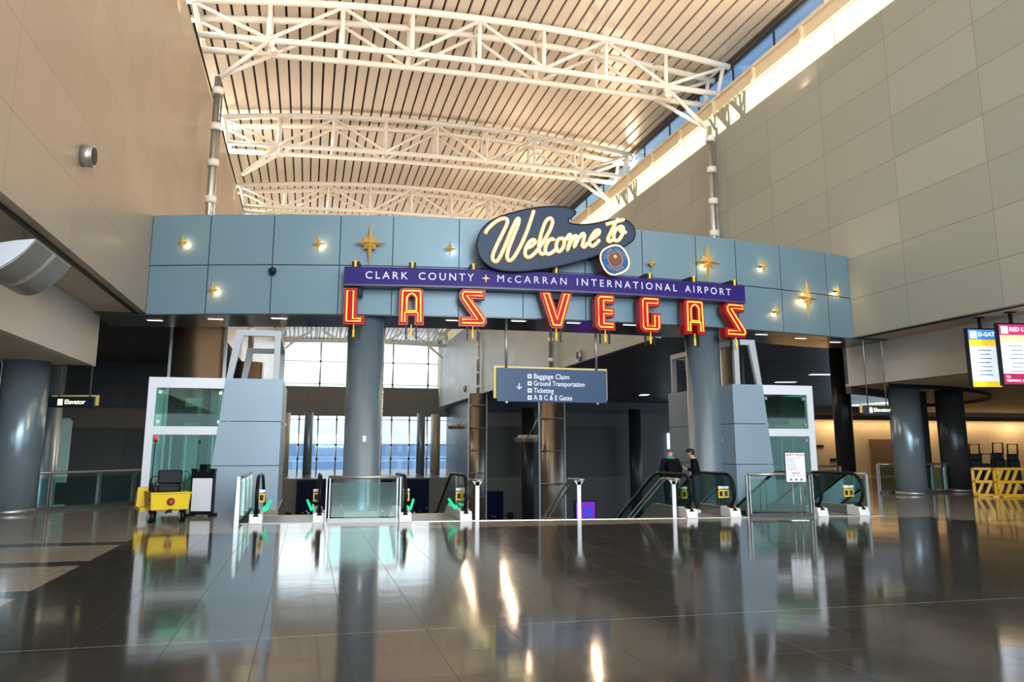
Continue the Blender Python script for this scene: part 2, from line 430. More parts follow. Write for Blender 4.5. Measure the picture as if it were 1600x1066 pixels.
# side soffits, low ceilings
w = MB(); w.box((-5.8, Y0, ZB), (XL-.25, YF+.3, ZB+.1), M_beige)
w.box((-6.0, Y0, ZLOW), (-5.8, YF+.5, ZC), M_whitewall)
w.box((-22, Y0, ZLOW), (-6.0, YF+.5, ZLOW+.1), M_beige)
w.box((-22, YF+.3, ZLOW), (-6.0, YF+.5, ZC), M_darkceil)
w.box((-4.79, Y0, ZB-.03), (-4.70, YF, ZB+.02), M_dark)
struct('ceiling_left', w)
edge = [(19.2, 26.0)] + [(19.2+ 16.8*k/8, 26 + 17*(k/8)**1.15 - 1.0*math.sin(PI*k/8)) for k in range(1, 9)]
w = MB(); w.box((XR+.25, Y0, ZB), (19.2, YF+.2, ZB+.1), M_beige); w.box((XR+.22, Y0, ZB-.03), (XR+.28, YF, ZB+.02), M_dark)
w.box((19.2, Y0, ZLOW), (19.4, 25.8, ZC), M_whitewall)
poly = [(19.4, Y0), (62, Y0), (62, 43)] + list(reversed(edge)) 
slab(poly, ZLOW, ZLOW+.1, w, M_beige)
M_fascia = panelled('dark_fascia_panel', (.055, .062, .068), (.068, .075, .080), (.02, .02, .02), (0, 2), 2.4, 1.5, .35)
for a, b in zip(edge, edge[1:]):
    w.hexa([Vector(p) for p in ((a[0], a[1], ZLOW-.25), (b[0], b[1], ZLOW-.25), (b[0]+.1, b[1]-.2, ZLOW-.25), (a[0]+.1, a[1]-.2, ZLOW-.25),
            (a[0], a[1], ZC), (b[0], b[1], ZC), (b[0]+.1, b[1]-.2, ZC), (a[0]+.1, a[1]-.2, ZC))], M_fascia)
struct('ceiling_right', w)
w = MB(); arc = catmull([(19.6, 24.2, 0), (23, 24.9, 0), (26.5, 27.0, 0), (29.2, 29.8, 0), (30.6, 33, 0), (30.2, 36.2, 0)], 6)
for a, b in zip(arc, arc[1:]):
    w.hexa([Vector(q) for q in ((a.x, a.y, 3.72), (b.x, b.y, 3.72), (b.x+.1, b.y+.1, 3.72), (a.x+.1, a.y+.1, 3.72), (a.x, a.y, 3.87), (b.x, b.y, 3.87), (b.x+.1, b.y+.1, 3.87), (a.x+.1, a.y+.1, 3.87))])
struct('trim_4', w, M_dark)
# dark ceilings of the spaces on both sides behind the beam
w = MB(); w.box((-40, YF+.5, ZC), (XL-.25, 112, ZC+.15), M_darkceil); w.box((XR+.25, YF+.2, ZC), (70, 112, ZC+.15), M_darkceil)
struct('ceiling_side_spaces', w)
# outer walls
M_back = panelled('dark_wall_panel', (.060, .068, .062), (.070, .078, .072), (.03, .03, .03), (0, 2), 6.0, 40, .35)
M_far = panelled('far_wall_panel', (.14, .15, .14), (.155, .165, .155), (.05, .05, .05), (0, 2), 3.6, 2.3, .4)
M_strip = mat('grey_beige_strip', (.16, .145, .125), .5)
w = MB()
w.box((-40, 96, -9.2), (70, 96.4, -1.7), M_far)                        # far side of the opening
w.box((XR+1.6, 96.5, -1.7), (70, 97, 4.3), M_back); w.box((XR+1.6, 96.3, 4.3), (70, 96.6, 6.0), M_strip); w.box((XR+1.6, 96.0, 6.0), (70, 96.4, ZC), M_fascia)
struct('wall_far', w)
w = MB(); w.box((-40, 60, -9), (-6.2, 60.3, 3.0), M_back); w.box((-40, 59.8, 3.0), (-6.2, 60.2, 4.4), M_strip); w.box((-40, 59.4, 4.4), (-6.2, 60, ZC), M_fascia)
w.box((-6.4, 60, -9), (-6.2, 112, ZC), M_back)
w.box((-22, Y0, 0), (-21.8, 24.4, 4), M_beige); w.box((-22.2, 24.4, -9.2), (-22, 60, ZC), M_back)  # unseen rear stretch added to keep the low sun out
struct('wall_side_left', w)
M_warmwall = noisy('tan_plaster', (.44, .35, .23), .6, 0, .15, .6)
w = MB(); w.box((27, 43.4, 0), (62, 43.7, 4.2), M_warmwall); w.box((61.8, Y0, 0), (62, 43.5, 4.2), M_warmwall); w.box((27, 43.0, 3.35), (62, 43.4, 3.6), M_darkceil)
w.box((33.4, 43.3, 0), (36.5, 43.4, 2.2), mat('brown_door', (.16, .10, .05), .5))
w.box((30.6, 43.34, .85), (31.3, 43.4, 1.05), M_dark); w.box((29.5, 43.34, 1.7), (30.2, 43.4, 1.85), M_dark)
struct('wall_side_right', w)
# concourse rear side panels low walls near the hall's front right/left
# far facade: two tiers of glass with a panel band between
M_band = panelled('facade_band_panel', (.145, .145, .125), (.16, .16, .14), (.06, .06, .05), (0, 2), 2.1*1.3, 1.95, .5, off=(3, 0))
w = MB(); w.box((XL-2, YFAR-.5, 6.1), (XR+1.6, YFAR, 10.1), M_band); w.box((XL-30, YFAR-.4, -1.9), (XL-.3, YFAR, 20), M_back); w.box((XR+1.6, YFAR-.4, -1.9), (70, YFAR, 20), M_back)
w.box((XR+1.4, 97, -1.7), (XR+1.6, YFAR, ZC), M_back)
struct('wall_facade', w)
def glazing(n, z0, z1, xs, zs):
    w = MB(); w.box((XL-1, YFAR-.12, z0), (XR+1.5, YFAR-.10, z1), M_clear)
    for x in xs: w.tube([(x, YFAR-.3, z0), (x, YFAR-.3, z1)], .11, M_steel, 6)
    for z in zs: w.box((XL-1, YFAR-.25, z-.05), (XR+1.5, YFAR-.15, z+.05), M_steel)
    for x in xs:
        for z in zs: w.sphere((x, YFAR-.4, z), .16, M_dark, 5)
    struct('window_%d' % n, w)
glazing(3, 10.1, 16.6, [XL+.8+k*5.0 for k in range(5)], [10.5, 13.6, 16.8])
glazing(4, -1.7, 6.1, [XL+.8+k*2.5 for k in range(9)], [0.3, 2.2, 5.6])

# ================================================================== THINGS
# ------------------------------------------------------------------ buildings outside, beyond the glass
for (x0, x1, y, z, lab) in ((-30, 40, 190, 2.8, 'long pale blue building outside beyond the far windows'),):
    b = thing('terminal_building', lab, 'building', ((x0+x1)/2, y, -9))
    h = (x1-x0)/2
    w = MB(); w.box((-h, 0, 0), (h, 12, z+9), mat('pale_blue_cladding', (.30, .42, .60), .6)); w.build('wall', None, b)
    w = MB(); w.box((-h, -.1, z+5.0), (h, 0, z+6.3), mat('pale_blue_glass_band', (.50, .64, .82), .3)); w.build('window_band', None, b)

# ------------------------------------------------------------------ roof trusses
def truss():
    t = thing('roof_truss', '', 'truss', (0, 32, 0))
    x0, x1 = -5.2, 18.3; n = 8; bay = (x1-x0)/n
    zt = lambda x: zdeck(x) - .38
    zb = lambda x: 18.0 + .25*math.sin(PI*(x-x0)/(x1-x0))
    for yy in (0, 1.5):
        w = MB(); w.tube([(x0-.3 + (x1-x0+.6)*k/24, yy, zt(x0-.3+(x1-x0+.6)*k/24)) for k in range(25)], .155, n=10); w.build('top_chord', M_whitesteel, t)
        dx = .0 if yy == 0 else -.0
        w = MB(); w.tube([(x0+.25 + (x1-x0-.5)*k/12, yy+.1*(1 if yy == 0 else -1), zb(x0+.25+(x1-x0-.5)*k/12)) for k in range(13)], .135, n=10); w.build('bottom_chord', M_whitesteel, t)
        for k in range(n+1):
            x = x0 + k*bay; xb = min(max(x, x0+.3), x1-.3)
            w = MB(); w.tube([(x, yy, zt(x)), (xb, yy+.1*(1 if yy == 0 else -1), zb(xb))], .10, n=8); w.build('vertical', M_whitesteel, t)
        for k in range(n):
            xa, xc = x0+k*bay, x0+(k+1)*bay
            a, b = ((xa, yy, zt(xa)-.1), (xc, yy, zb(xc))) if k % 2 == 0 else ((xa, yy, zb(xa)), (xc, yy, zt(xc)-.1))
            w = MB(); w.tube([a, b], .085, n=8); w.build('diagonal', M_whitesteel, t)
    for k in range(n+1):
        x = x0+k*bay
        w = MB(); w.tube([(x, 0, zt(x)), (x, 1.5, zt(x))], .07, n=6); w.build('cross_tie', M_whitesteel, t)
    for xa, xp in ((x0+bay, -4.05), (x1-bay, 17.3)):
        for yy in (0.1, 1.4):
            w = MB(); w.tube([(xa, yy, zb(xa)-.05), (xp, .05, 16.25)], .095, n=8); w.build('strut', M_whitesteel, t)
    return t
T1 = truss(); T1['label'] = 'white steel roof truss nearest the viewer, across the top of the photo'; T1['group'] = 'roof trusses'
for yy, lab in ((44, 'second white steel roof truss, halfway between the nearest one and the blue beam'), (56, 'third white steel roof truss, showing just above the blue beam'),
                (68, 'white roof truss hidden mostly behind the blue beam, beyond the third'), (80, 'white roof truss far back, fifth in the row'),
                (92, 'white roof truss next to last before the far glass'), (108, 'farthest white roof truss, right against the far glass facade')):
    c = copy_tree(T1); c.location = (0, yy, 0 if yy < 105 else -2.5); c['label'] = lab
# lamps on the trusses
def truss_lamp(x, y, z, lab):
    t = thing('truss_floodlight', lab, 'floodlight', (x, y, z), group='floodlights on the trusses')
    w = MB(); w.box((-.09, -.09, -.1), (.09, .09, .1)); w.build('bracket', M_whitesteel, t)
    w = MB(); w.tube([(0, 0, -.1), (.12, -.05, -.38)], [.12, .17], n=12); w.build('housing', M_whitesteel, t)
for yy, nm in ((32, 'nearest'), (44, 'second')):
    truss_lamp(-2.1, yy, 17.85, 'small white floodlight under the left end of the %s roof truss' % nm)
    truss_lamp(15.3, yy, 17.85, 'small white floodlight under the right end of the %s roof truss' % nm)

# ------------------------------------------------------------------ bronze columns with poles on top
def bronze(x, y, lab, pl):
    R = .9
    c = thing('bronze_column', lab, 'column', (x, y, -9.2), group='bronze columns with clamps')
    H = ZC + 9.2
    w = MB(); w.lathe([(R, 0), (R, H)], n=40); w.build('shaft', M_bronze, c)
    z = 1.2
    while z < H-.3:
        w = MB(); w.lathe([(R+.005, z), (R+.05, z+.02), (R+.05, z+.14), (R+.005, z+.16)], n=40); w.build('band', M_bronze, c)
        z += 2.35
    for a in (-1, 1):
        w = MB()
        w.box((-a*R - .06*a - .05, -.25, 0), (-a*R - .06*a + .05, -.1, H)); w.build('conduit', M_steel, c)
    p = thing('support_pole', pl, 'pole', (x, y, ZC), group='poles holding up the roof trusses')
    w = MB(); w.tube([(0, 0, 0), (0, 0, 16.25-ZC)], .13, n=14); w.tube([(.19, -.06, 0), (.19, -.06, 15.4-ZC)], .035, M_steel, n=8); w.mats = [M_steel]; w.build('tube', M_steel, p)
    for k in range(6):
        zz = .6 + k*1.5
        w = MB(); w.tube([(.03, 0, zz), (.03, 0, zz+.28)], .22, n=14); w.build('collar', M_whitesteel, p)
    return c
bronze(-4.1+.0, 32.1, 'wide bronze steel column at left behind the blue beam, above the elevator', 'metal pole on the left wall under the nearest roof truss')
bronze(17.35, 31.9, 'bronze steel column at right half hidden by the slate blue column', 'metal pole on the right wall under the nearest roof truss')
bronze(17.35, 57.5, 'bronze steel column below the hanging directional sign', 'thin pole rising behind the letter V and the directional sign')
bronze(17.35, 84.5, 'bronze steel column left of the directional sign, the farthest one', 'thin pole rising behind the letter S of the first word')
bronze(-4.1, 57.5, 'bronze column behind the left elevator tower, the farther of the two on that side', 'pole standing behind the open frame of the left tower')

# ------------------------------------------------------------------ slate blue columns
def slate(x, y, z0, z1, r, lab, mname=M_bluecol):
    c = thing('round_column', lab, 'column', (x, y, z0), group='slate blue round columns')
    H = z1-z0
    w = MB(); w.lathe([(r, 0), (r, H)], n=48); w.build('shaft', mname, c)
    w = MB(); w.lathe([(r+.015, 0), (r+.015, .12)], n=48); w.build('base_ring', M_steel, c)
    w = MB(); w.box((-.012, -r-.006, .3), (.012, -r+.02, H)); o = w.build('joint', M_steel, c); o.rotation_euler.z = -1.25 if x < 0 else 1.1
    return c
c1 = slate(1.5, 23.1, -9.2, ZB+.2, .52, 'slate blue round column under the letter L')
w = MB(); w.box((-.04, -.55, 11.0), (.04, -.51, 11.15)); w.build('call_plate', M_steel, c1)
c2 = slate(11.9, 22.95, -9.2, ZB+.2, .53, 'slate blue round column under the last letters of the red sign, behind the two people')
w = MB(); w.box((.25, -.5, 11.0), (.33, -.44, 11.15)); w.build('call_plate', M_steel, c2)
slate(-7.2, 23.5, 0, ZLOW, .55, 'slate blue round column cut by the left edge of the photo')
slate(21.1, 25.3, 0, ZLOW, .53, 'slate blue round column in front of the curved glass rail at right')
M_dcol = mat('dark_column', (.05, .055, .06), .3, .3)
slate(23.7, 27.8, 0, ZLOW, .42, 'dark round column just behind the big slate column at right', M_dcol)
slate(24.25, 26.6, 0, ZLOW, .5, 'dark round column at the right end of the curved glass rail', M_dcol)
slate(26.3, 36, 0, ZC, .45, 'dark round column right of the right elevator', M_dcol)
slate(-9.6, 34, -9, ZC, .55, 'dark round column behind the left elevator sign')
for u, lab in ((825, 'dark round column on the far side between the bronze columns'), (993, 'dark round column on the far side left of the people')):
    p = at_y(u, 700, 93)
    slate(p.x, 93, -1.7 if False else -9.2, 6.4, .75, lab, mat('dark_column', (.05, .055, .06), .3, .3))
for u, lab in ((481, 'grey column standing inside the far windows at left'), (657, 'grey column standing inside the far windows at right')):
    p = at_y(u, 700, 108)
    slate(p.x, 108, -1.7, 6.3, .55, lab)
for u, lab in ((444, 'sunlit banded column at the left edge of the far windows'), (680, 'sunlit banded column at the right part of the far windows')):
    p = at_y(u, 700, 111)
    slate(p.x, 111, -1.7, 6.3, .65, lab, mat('cream_column', (.62, .52, .40), .35, .2))

# ------------------------------------------------------------------ curved blue beam
def ybeam(x): return 23.8 - .02*(x+4.5) - 1.75*(1 - ((x-6.6)/11.1)**2)
def curve_x(u, v, off):
    lo, hi = -6.0, 19.0
    for _ in range(50):
        m = (lo+hi)/2; p = at_y(u, v, ybeam(m)-off)
        if p.x > m: lo = m
        else: hi = m
    return lo
def on_beam(u, v, off):
    x = curve_x(u, v, off); return at_y(u, v, ybeam(x)-off)
ZT = 8.1; TH = 2.3
bm_ = thing('curved_beam', 'curved blue grey panelled beam across the hall carrying the red sign', 'beam', (6.6, 22, ZB))
def bw(p): return Vector(p) - Vector((6.6, 22, ZB))
N = 44; w = MB()
for i in range(N):
    xa, xb = XL + (XR-XL)*i/N, XL + (XR-XL)*(i+1)/N
    w.hexa([bw(p) for p in ((xa, ybeam(xa)+.03, ZB), (xb, ybeam(xb)+.03, ZB), (xb, ybeam(xb)+TH, ZB), (xa, ybeam(xa)+TH, ZB),
                            (xa, ybeam(xa)+.03, ZT-.02), (xb, ybeam(xb)+.03, ZT-.02), (xb, ybeam(xb)+TH, ZT-.02), (xa, ybeam(xa)+TH, ZT-.02))])
w.build('core', M_seam, bm_)
seams = [XL] + [curve_x(u, 420, 0) for u in (325, 425, 530, 613, 717, 817, 914, 1004, 1088, 1150, 1219, 1290)] + [XR]
w = MB()
for a, b in zip(seams, seams[1:]):
    for z0, z1 in ((ZB-.03, ZB+1.33), (ZB+1.36, ZT)):
        k = 4; a2, b2 = a+.014, b-.014
        for i in range(k):
            xa, xb = a2+(b2-a2)*i/k, a2+(b2-a2)*(i+1)/k
            w.hexa([bw(p) for p in ((xa, ybeam(xa), z0), (xb, ybeam(xb), z0), (xb, ybeam(xb)+.03, z0), (xa, ybeam(xa)+.03, z0),
                                    (xa, ybeam(xa), z1), (xb, ybeam(xb), z1), (xb, ybeam(xb)+.03, z1), (xa, ybeam(xa)+.03, z1))])
w.build('face_panels', M_panelblue, bm_)
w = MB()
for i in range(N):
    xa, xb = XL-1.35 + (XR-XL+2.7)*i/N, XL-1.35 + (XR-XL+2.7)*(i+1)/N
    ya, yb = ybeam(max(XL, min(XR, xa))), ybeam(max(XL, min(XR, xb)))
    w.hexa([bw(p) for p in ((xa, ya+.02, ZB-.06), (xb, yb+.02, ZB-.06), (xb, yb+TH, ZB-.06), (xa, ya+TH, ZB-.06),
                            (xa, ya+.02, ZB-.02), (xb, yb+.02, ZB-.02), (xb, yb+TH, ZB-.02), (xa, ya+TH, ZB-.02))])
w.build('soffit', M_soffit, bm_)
# recessed slot lights in its underside
M_slot = emis('slot_light', (1.0, .93, .82), 2.2)
for k, (u, v, lab) in enumerate(((242, 501, 'leftmost'), (337, 499, 'second from the left'), (436, 498, 'third from the left'), (708, 501, 'one below the purple bar left of the sign rod'),
        (810, 502, 'one left of the letter V rod'), (896, 505, 'one right of the letter V'), (984, 508, 'one between E and G'),
        (1190, 523, 'first one right of the last letter S'), (1251, 529, 'second one right of the last letter S'), (1305, 535, 'rightmost'))):
    p = at_z(u, v, ZB-.07)
    t = thing('slot_downlight', 'slot light under the blue beam, %s' % lab, 'downlight', p, group='slot lights under the beam')
    w = MB(); w.box((-.24, -.07, 0), (.24, .07, .01)); w.build('frame', M_steel, t)
    w = MB(); w.box((-.2, -.045, -.006), (.2, .045, 0)); w.build('lens', M_slot, t)
# dome camera
p = on_beam(426, 425, 0)
t = thing('security_camera', 'small dark dome security camera on the seam of the blue beam', 'camera', p)
w = MB(); w.box((-.09, -.06, -.11), (.09, 0, .11)); w.build('mount', M_navy, t)
w = MB(); w.sphere((0, -.14, 0), .11, n=8); w.build('dome', M_dark, t)

# ------------------------------------------------------------------ star ornaments
def beam_rot(x):
    d = (ybeam(x+.1)-ybeam(x-.1))/.2
    return math.atan(d)
def star(u, v, h, off, glow, lab, cool=False):
    p = on_beam(u, v, off); t = (p - Vector((0, 0, HC))).length
    R = (at_y(u, v-h/2, p.y).z - at_y(u, v+h/2, p.y).z)/2 * 1.06
    s = thing('star_ornament', lab, 'star', p, beam_rot(p.x), group='gold star ornaments')
    w = MB(); pts = []
    for k in range(16):
        a = PI/2 + k*PI/8
        if k % 8 == 0: r = 1.
        elif k % 4 == 0: r = .78
        elif k % 2 == 0: r = .42
        else: r = .27
        pts.append((R*r*math.cos(a), R*r*math.sin(a)))
    d = .22*R
    cf = (0, -d, 0); cb = (0, d*.2, 0)
    for i in range(16):
        a, b = pts[i], pts[(i+1) % 16]
        w.face([(a[0], 0, a[1]), (b[0], 0, b[1]), cf]); w.face([(b[0], 0, b[1]), (a[0], 0, a[1]), cb])
    w.build('star_body', M_gold, s)
    w = MB(); w.tube([(0, 0, 0), (0, off, 0)], .03, n=8); w.build('stand_off', M_dark, s)
    if glow:
        c = (.75, .88, 1.0) if cool else (1.0, .64, .28)
        l = light('star_backlight', 'POINT', (0, 0, 0), glow*R*R*1.5, c, radius=.04)
        l.parent = s; l.location = (.04, off*.45, -.02)
star(285, 379, 27, .16, 60, 'small glowing gold star at the left end of the blue beam, upper row')
star(332, 453, 28, .16, 60, 'small glowing gold star at the left end of the blue beam, lower row')
star(497, 381, 29, .16, 60, 'small glowing gold star left of the large unlit star')
star(578, 380, 63, .22, 0, 'large unlit gold star above the left end of the purple bar')
star(703, 389, 27, .16, 45, 'small gold star with cool white glow left of the Welcome board', True)
star(1019, 412, 25, .16, 0, 'small unlit gold star right of the round seal')
star(1106, 410, 61, .22, 25, 'large gold star above the right end of the purple bar, glowing on one side')
star(1193, 416, 27, .16, 60, 'small glowing gold star just right of the large upper right star')
star(1214, 487, 27, .16, 60, 'small glowing gold star, the lowest at right of the red letters')
star(1261, 466, 58, .2, 60, 'large glowing gold star, lower right part of the beam')
star(1309, 455, 25, .16, 60, 'small glowing gold star nearest the right end of the beam')

# ------------------------------------------------------------------ purple bar with lettering
OFF = .62
xa, xb = curve_x(538, 432, OFF), curve_x(1164, 457, OFF)
def bend(v):   # x = world x, y = distance in front of the bar plane, z = world height
    return Vector((v.x, ybeam(v.x) - OFF + v.y, v.z))
zc = .5*(at_y(850, 427, ybeam(6)-OFF).z + at_y(850, 451, ybeam(6)-OFF).z); hh = .24
bar = thing('airport_name_bar', 'long purple sign bar with white airport lettering above the red letters', 'sign', (0, 0, 0))
w = MB(); K = 30
for i in range(K):
    p, q = xa+(xb-xa)*i/K, xa+(xb-xa)*(i+1)/K
    w.hexa([bend(Vector(c)) for c in ((p, 0, zc-hh), (q, 0, zc-hh), (q, .3, zc-hh), (p, .3, zc-hh), (p, 0, zc+hh), (q, 0, zc+hh), (q, .3, zc+hh), (p, .3, zc+hh))])
w.build('bar', M_purple, bar)
w = MB()
for i in range(K):
    p, q = xa+(xb-xa)*i/K, xa+(xb-xa)*(i+1)/K
    w.hexa([bend(Vector(c)) for c in ((p, -.02, zc-hh-.05), (q, -.02, zc-hh-.05), (q, .3, zc-hh-.05), (p, .3, zc-hh-.05), (p, -.02, zc-hh), (q, -.02, zc-hh), (q, .3, zc-hh), (p, .3, zc-hh))])
w.build('lower_rail', mat('bar_lip', (.05, .06, .12), .4), bar)
def fit_text(body, u0, u1, v, name, par, size=.29, bold=.002):
    x0 = curve_x(u0, v, OFF); x1 = curve_x(u1, v, OFF)
    for sp_ in (1.0,):
        vs, fs = text_mesh(body, size, spacing=1.0); w1 = max(q.x for q in vs)-min(q.x for q in vs)
        vs, fs = text_mesh(body, size, spacing=1.5); w2 = max(q.x for q in vs)-min(q.x for q in vs)
    s = 1 + .5*((x1-x0)-w1)/(w2-w1)
    vs, fs = text_mesh(body, size, spacing=s, bold=bold); mn = min(q.x for q in vs)
    me = bpy.data.meshes.new(name)
    me.from_pydata([bend(Vector((q.x-mn+x0, -.012-abs(q.z)*.5, zc + q.y))) for q in vs], [], fs); me.materials.append(M_letterw)
    o = bpy.data.objects.new(name, me); COL.objects.link(o); o.parent = par
fit_text('CLARK', 571, 637, 430, 'lettering', bar); fit_text('COUNTY', 654, 740, 432, 'lettering', bar)
fit_text('McCARRAN', 777, 885, 437, 'lettering', bar, bold=0)
fit_text('INTERNATIONAL', 901, 1057, 443, 'lettering', bar)
fit_text('AIRPORT', 1070, 1141, 452, 'lettering', bar)
x = curve_x(759, 434, OFF); w = MB(); pts = [(x + r*math.cos(a), r*math.sin(a)) for k in range(8) for r, a in (((.13 if k % 2 == 0 else .035), k*PI/4),)]
w.prism(pts, -.03, 0, fn=lambda X, Y, Z: bend(Vector((X, Y, zc+Z)))); w.build('small_star', mat('peach_gold', (.85, .45, .20), .4), bar)

# ------------------------------------------------------------------ LAS VEGAS letters
SH = {
 'L': ([(0,0),(.56,0),(.56,.24),(.34,.24),(.34,1),(0,1)], []),
 'A': ([(0,0),(.01,.90),(.04,.97),(.11,1),(.55,1),(.62,.97),(.65,.90),(.67,0),(.42,0),(.42,.25),(.25,.25),(.25,0)], [[(.25,.42),(.25,.72),(.29,.78),(.335,.80),(.38,.78),(.42,.72),(.42,.42)]]),
 'S': ([(.70,1),(.70,.74),(.36,.74),(.74,.22),(.75,.10),(.66,0),(0,0),(0,.26),(.34,.26),(.02,.72),(0,.88),(.10,1)], []),
 'V': ([(0,1),(.30,1),(.47,.46),(.62,1),(.92,1),(.64,.04),(.60,0),(.34,0),(.30,.04)], []),
 'E': ([(0,.90),(.10,1),(.58,1),(.58,.74),(.31,.74),(.31,.63),(.56,.63),(.56,.37),(.31,.37),(.31,.26),(.58,.26),(.58,0),(.10,0),(0,.10)], []),
 'G': ([(0,.90),(.10,1),(.62,1),(.62,.72),(.29,.72),(.29,.24),(.35,.24),(.35,.54),(.64,.54),(.64,.10),(.54,0),(.10,0),(0,.10)], []),
}
def inset(poly, d):
    N = len(poly); area = sum(poly[i][0]*poly[(i+1) % N][1]-poly[(i+1) % N][0]*poly[i][1] for i in range(N))
    s = 1 if area > 0 else -1; out = []
    for i in range(N):
        a, b, c = Vector(poly[i-1]), Vector(poly[i]), Vector(poly[(i+1) % N])
        e1, e2 = (b-a).normalized(), (c-b).normalized()
        n1, n2 = Vector((-e1.y, e1.x))*s, Vector((-e2.y, e2.x))*s
        m = (n1+n2); m.normalize(); k = max(.35, m.dot(n1))
        out.append(b + m*d/k)
    return out
def sign_letter(ch, u0, u1, vt, vb, lab, mirror=False, cab_top=False):
    uc, vc = (u0+u1)/2, (vt+vb)/2; off = .55
    p = on_beam(uc, vc, off); H = at_y(uc, vt, p.y).z - at_y(uc, vb, p.y).z
    s = thing('sign_letter', lab, 'sign letter', (p.x, p.y, p.z-H/2), beam_rot(p.x), group='red neon sign letters')
    poly, holes = SH[ch]; wid = max(q[0] for q in poly)
    sx = H*1.0
    PP = [((q[0]-wid/2)*sx, q[1]*H) for q in poly]; HH = [[((q[0]-wid/2)*sx, q[1]*H) for q in h] for h in holes]
    w = MB(); w.prism(PP, 0, .26, M_redcase, M_redcase, HH); w.build('case', None, s)
    w = MB(); w.prism(inset(PP, .035), -.012, 0, M_red, M_red, [[tuple(q) for q in inset(h, -.02)] for h in HH]); w.build('face', None, s)
    w = MB(); w.prism(PP, -.035, 0.0, mat('sign_orange_rim', (.75, .10, .01), .4, emit=(1, .12, .01), es=.25), None, [[tuple(q) for q in inset(PP, .028)]] if False else HH) if False else None
    w = MB()
    w.tube([(q[0], -.05, q[1]) for q in inset(PP, .085)], .019, n=8, closed=True)
    for h in HH: w.tube([(q[0], -.05, q[1]) for q in inset(h, -.045)], .019, n=8, closed=True)
    w.build('neon_tube', M_neon, s)
    w = MB()
    for a in (-.14, .14): w = MB(); w.box((a-.02, .05, -.38), (a+.02, .10, .12)); w.build('hanger', M_dark, s)
    w = MB(); w.box((-.18, .1, H*.8), (.18, .35, H+.14)); w.build('bracket', M_dark, s)
    w = MB()
    w.tube([(0, .02, .02), (0, .02, -.30)], .016, n=6); w.tube([(0, .02, -.14), (0, .02, -.34)], .03, n=6)
    w.build('cable', M_neon if False else mat('cable_yellow', (.85, .50, .03), .4, emit=(1, .6, .05), es=.35), s)
    # mount on top of the bar
    w = MB(); zt_ = zc+hh - (p.z-H/2)
    w.box((-.10, -.02, zt_), (.10, .45, zt_+.16), M_dark); w.tube([(0, -.05, zt_), (.0, -.05, zt_+.17)], .035, mat('cable_yellow'), n=6); w.build('top_mount', None, s)
sign_letter('L', 538, 569, 450, 507, 'red neon letter L, first of the sign')
sign_letter('A', 625, 661, 450, 508, 'red neon letter A after the L, in the first word')
sign_letter('S', 718, 760, 452, 510, 'red neon letter S ending the first word')
sign_letter('V', 842, 896, 455, 513, 'red neon letter V starting the second word')
sign_letter('E', 928, 963, 460, 516, 'red neon letter E right of the V')
sign_letter('G', 998, 1034, 463, 519, 'red neon letter G in the middle of the second word')
sign_letter('A', 1067, 1103, 468, 522, 'red neon letter A in the second word, right of the G')
sign_letter('S', 1130, 1168, 473, 527, 'red neon letter S, last of the sign at far right')
#light('neon_glow', 'AREA', (6.6, 21.0, 5.3), 25, (1, .25, .08), 10, .5, target=(6.6, 24, 5.3))

# ------------------------------------------------------------------ Welcome to board
OW = .75; pw = on_beam(870, 380, OW)
def cz(X, Y):   # crop pixels (4.571x zoom at 720,310) to local x,z
    u, v = 720 + X/4.571, 310 + Y/4.571
    # intersect with the board plane
    r = ray(u, v); n = Vector((math.sin(RW), -math.cos(RW), 0)); t = (pw - Vector((0, 0, HC))).dot(n)/r.dot(n)
    q = Vector((0, 0, HC)) + r*t - pw
    return (q.x*math.cos(RW)+q.y*math.sin(RW), q.z)
RW = beam_rot(pw.x) + .02
wel = thing('welcome_sign', 'dark blue boomerang shaped sign with glowing script Welcome to', 'sign', pw, RW)
out = [(115,350),(122,285),(155,215),(225,155),(320,118),(420,90),(530,68),(650,58),(740,62),(800,80),(822,100),(805,125),(770,155),(782,178),(860,188),(950,180),(1070,155),(1160,152),(1215,180),(1245,235),(1238,285),(1200,325),(1120,360),(1000,400),(850,447),(700,485),(560,508),(420,522),(300,516),(210,488),(145,430)]
out = catmull([(a, b, 0) for a, b in out], 4, True)
PO = [cz(q.x, q.y) for q in out]
w = MB(); w.prism(PO, 0, .18, mat('welcome_blue', (.024, .045, .09), .4, spec=.25), M_dark); w.build('board', None, wel)
w = MB(); w.tube([(a, 0.0, b) for a, b in PO], .022, n=6, closed=True); w.build('edge_trim', M_dark, wel)
w = MB()
for a in (-1.2, 0, 1.2): w.box((a-.05, .18, -.3), (a+.05, OW-.05, -.2))
w.build('bracket', M_dark, wel)
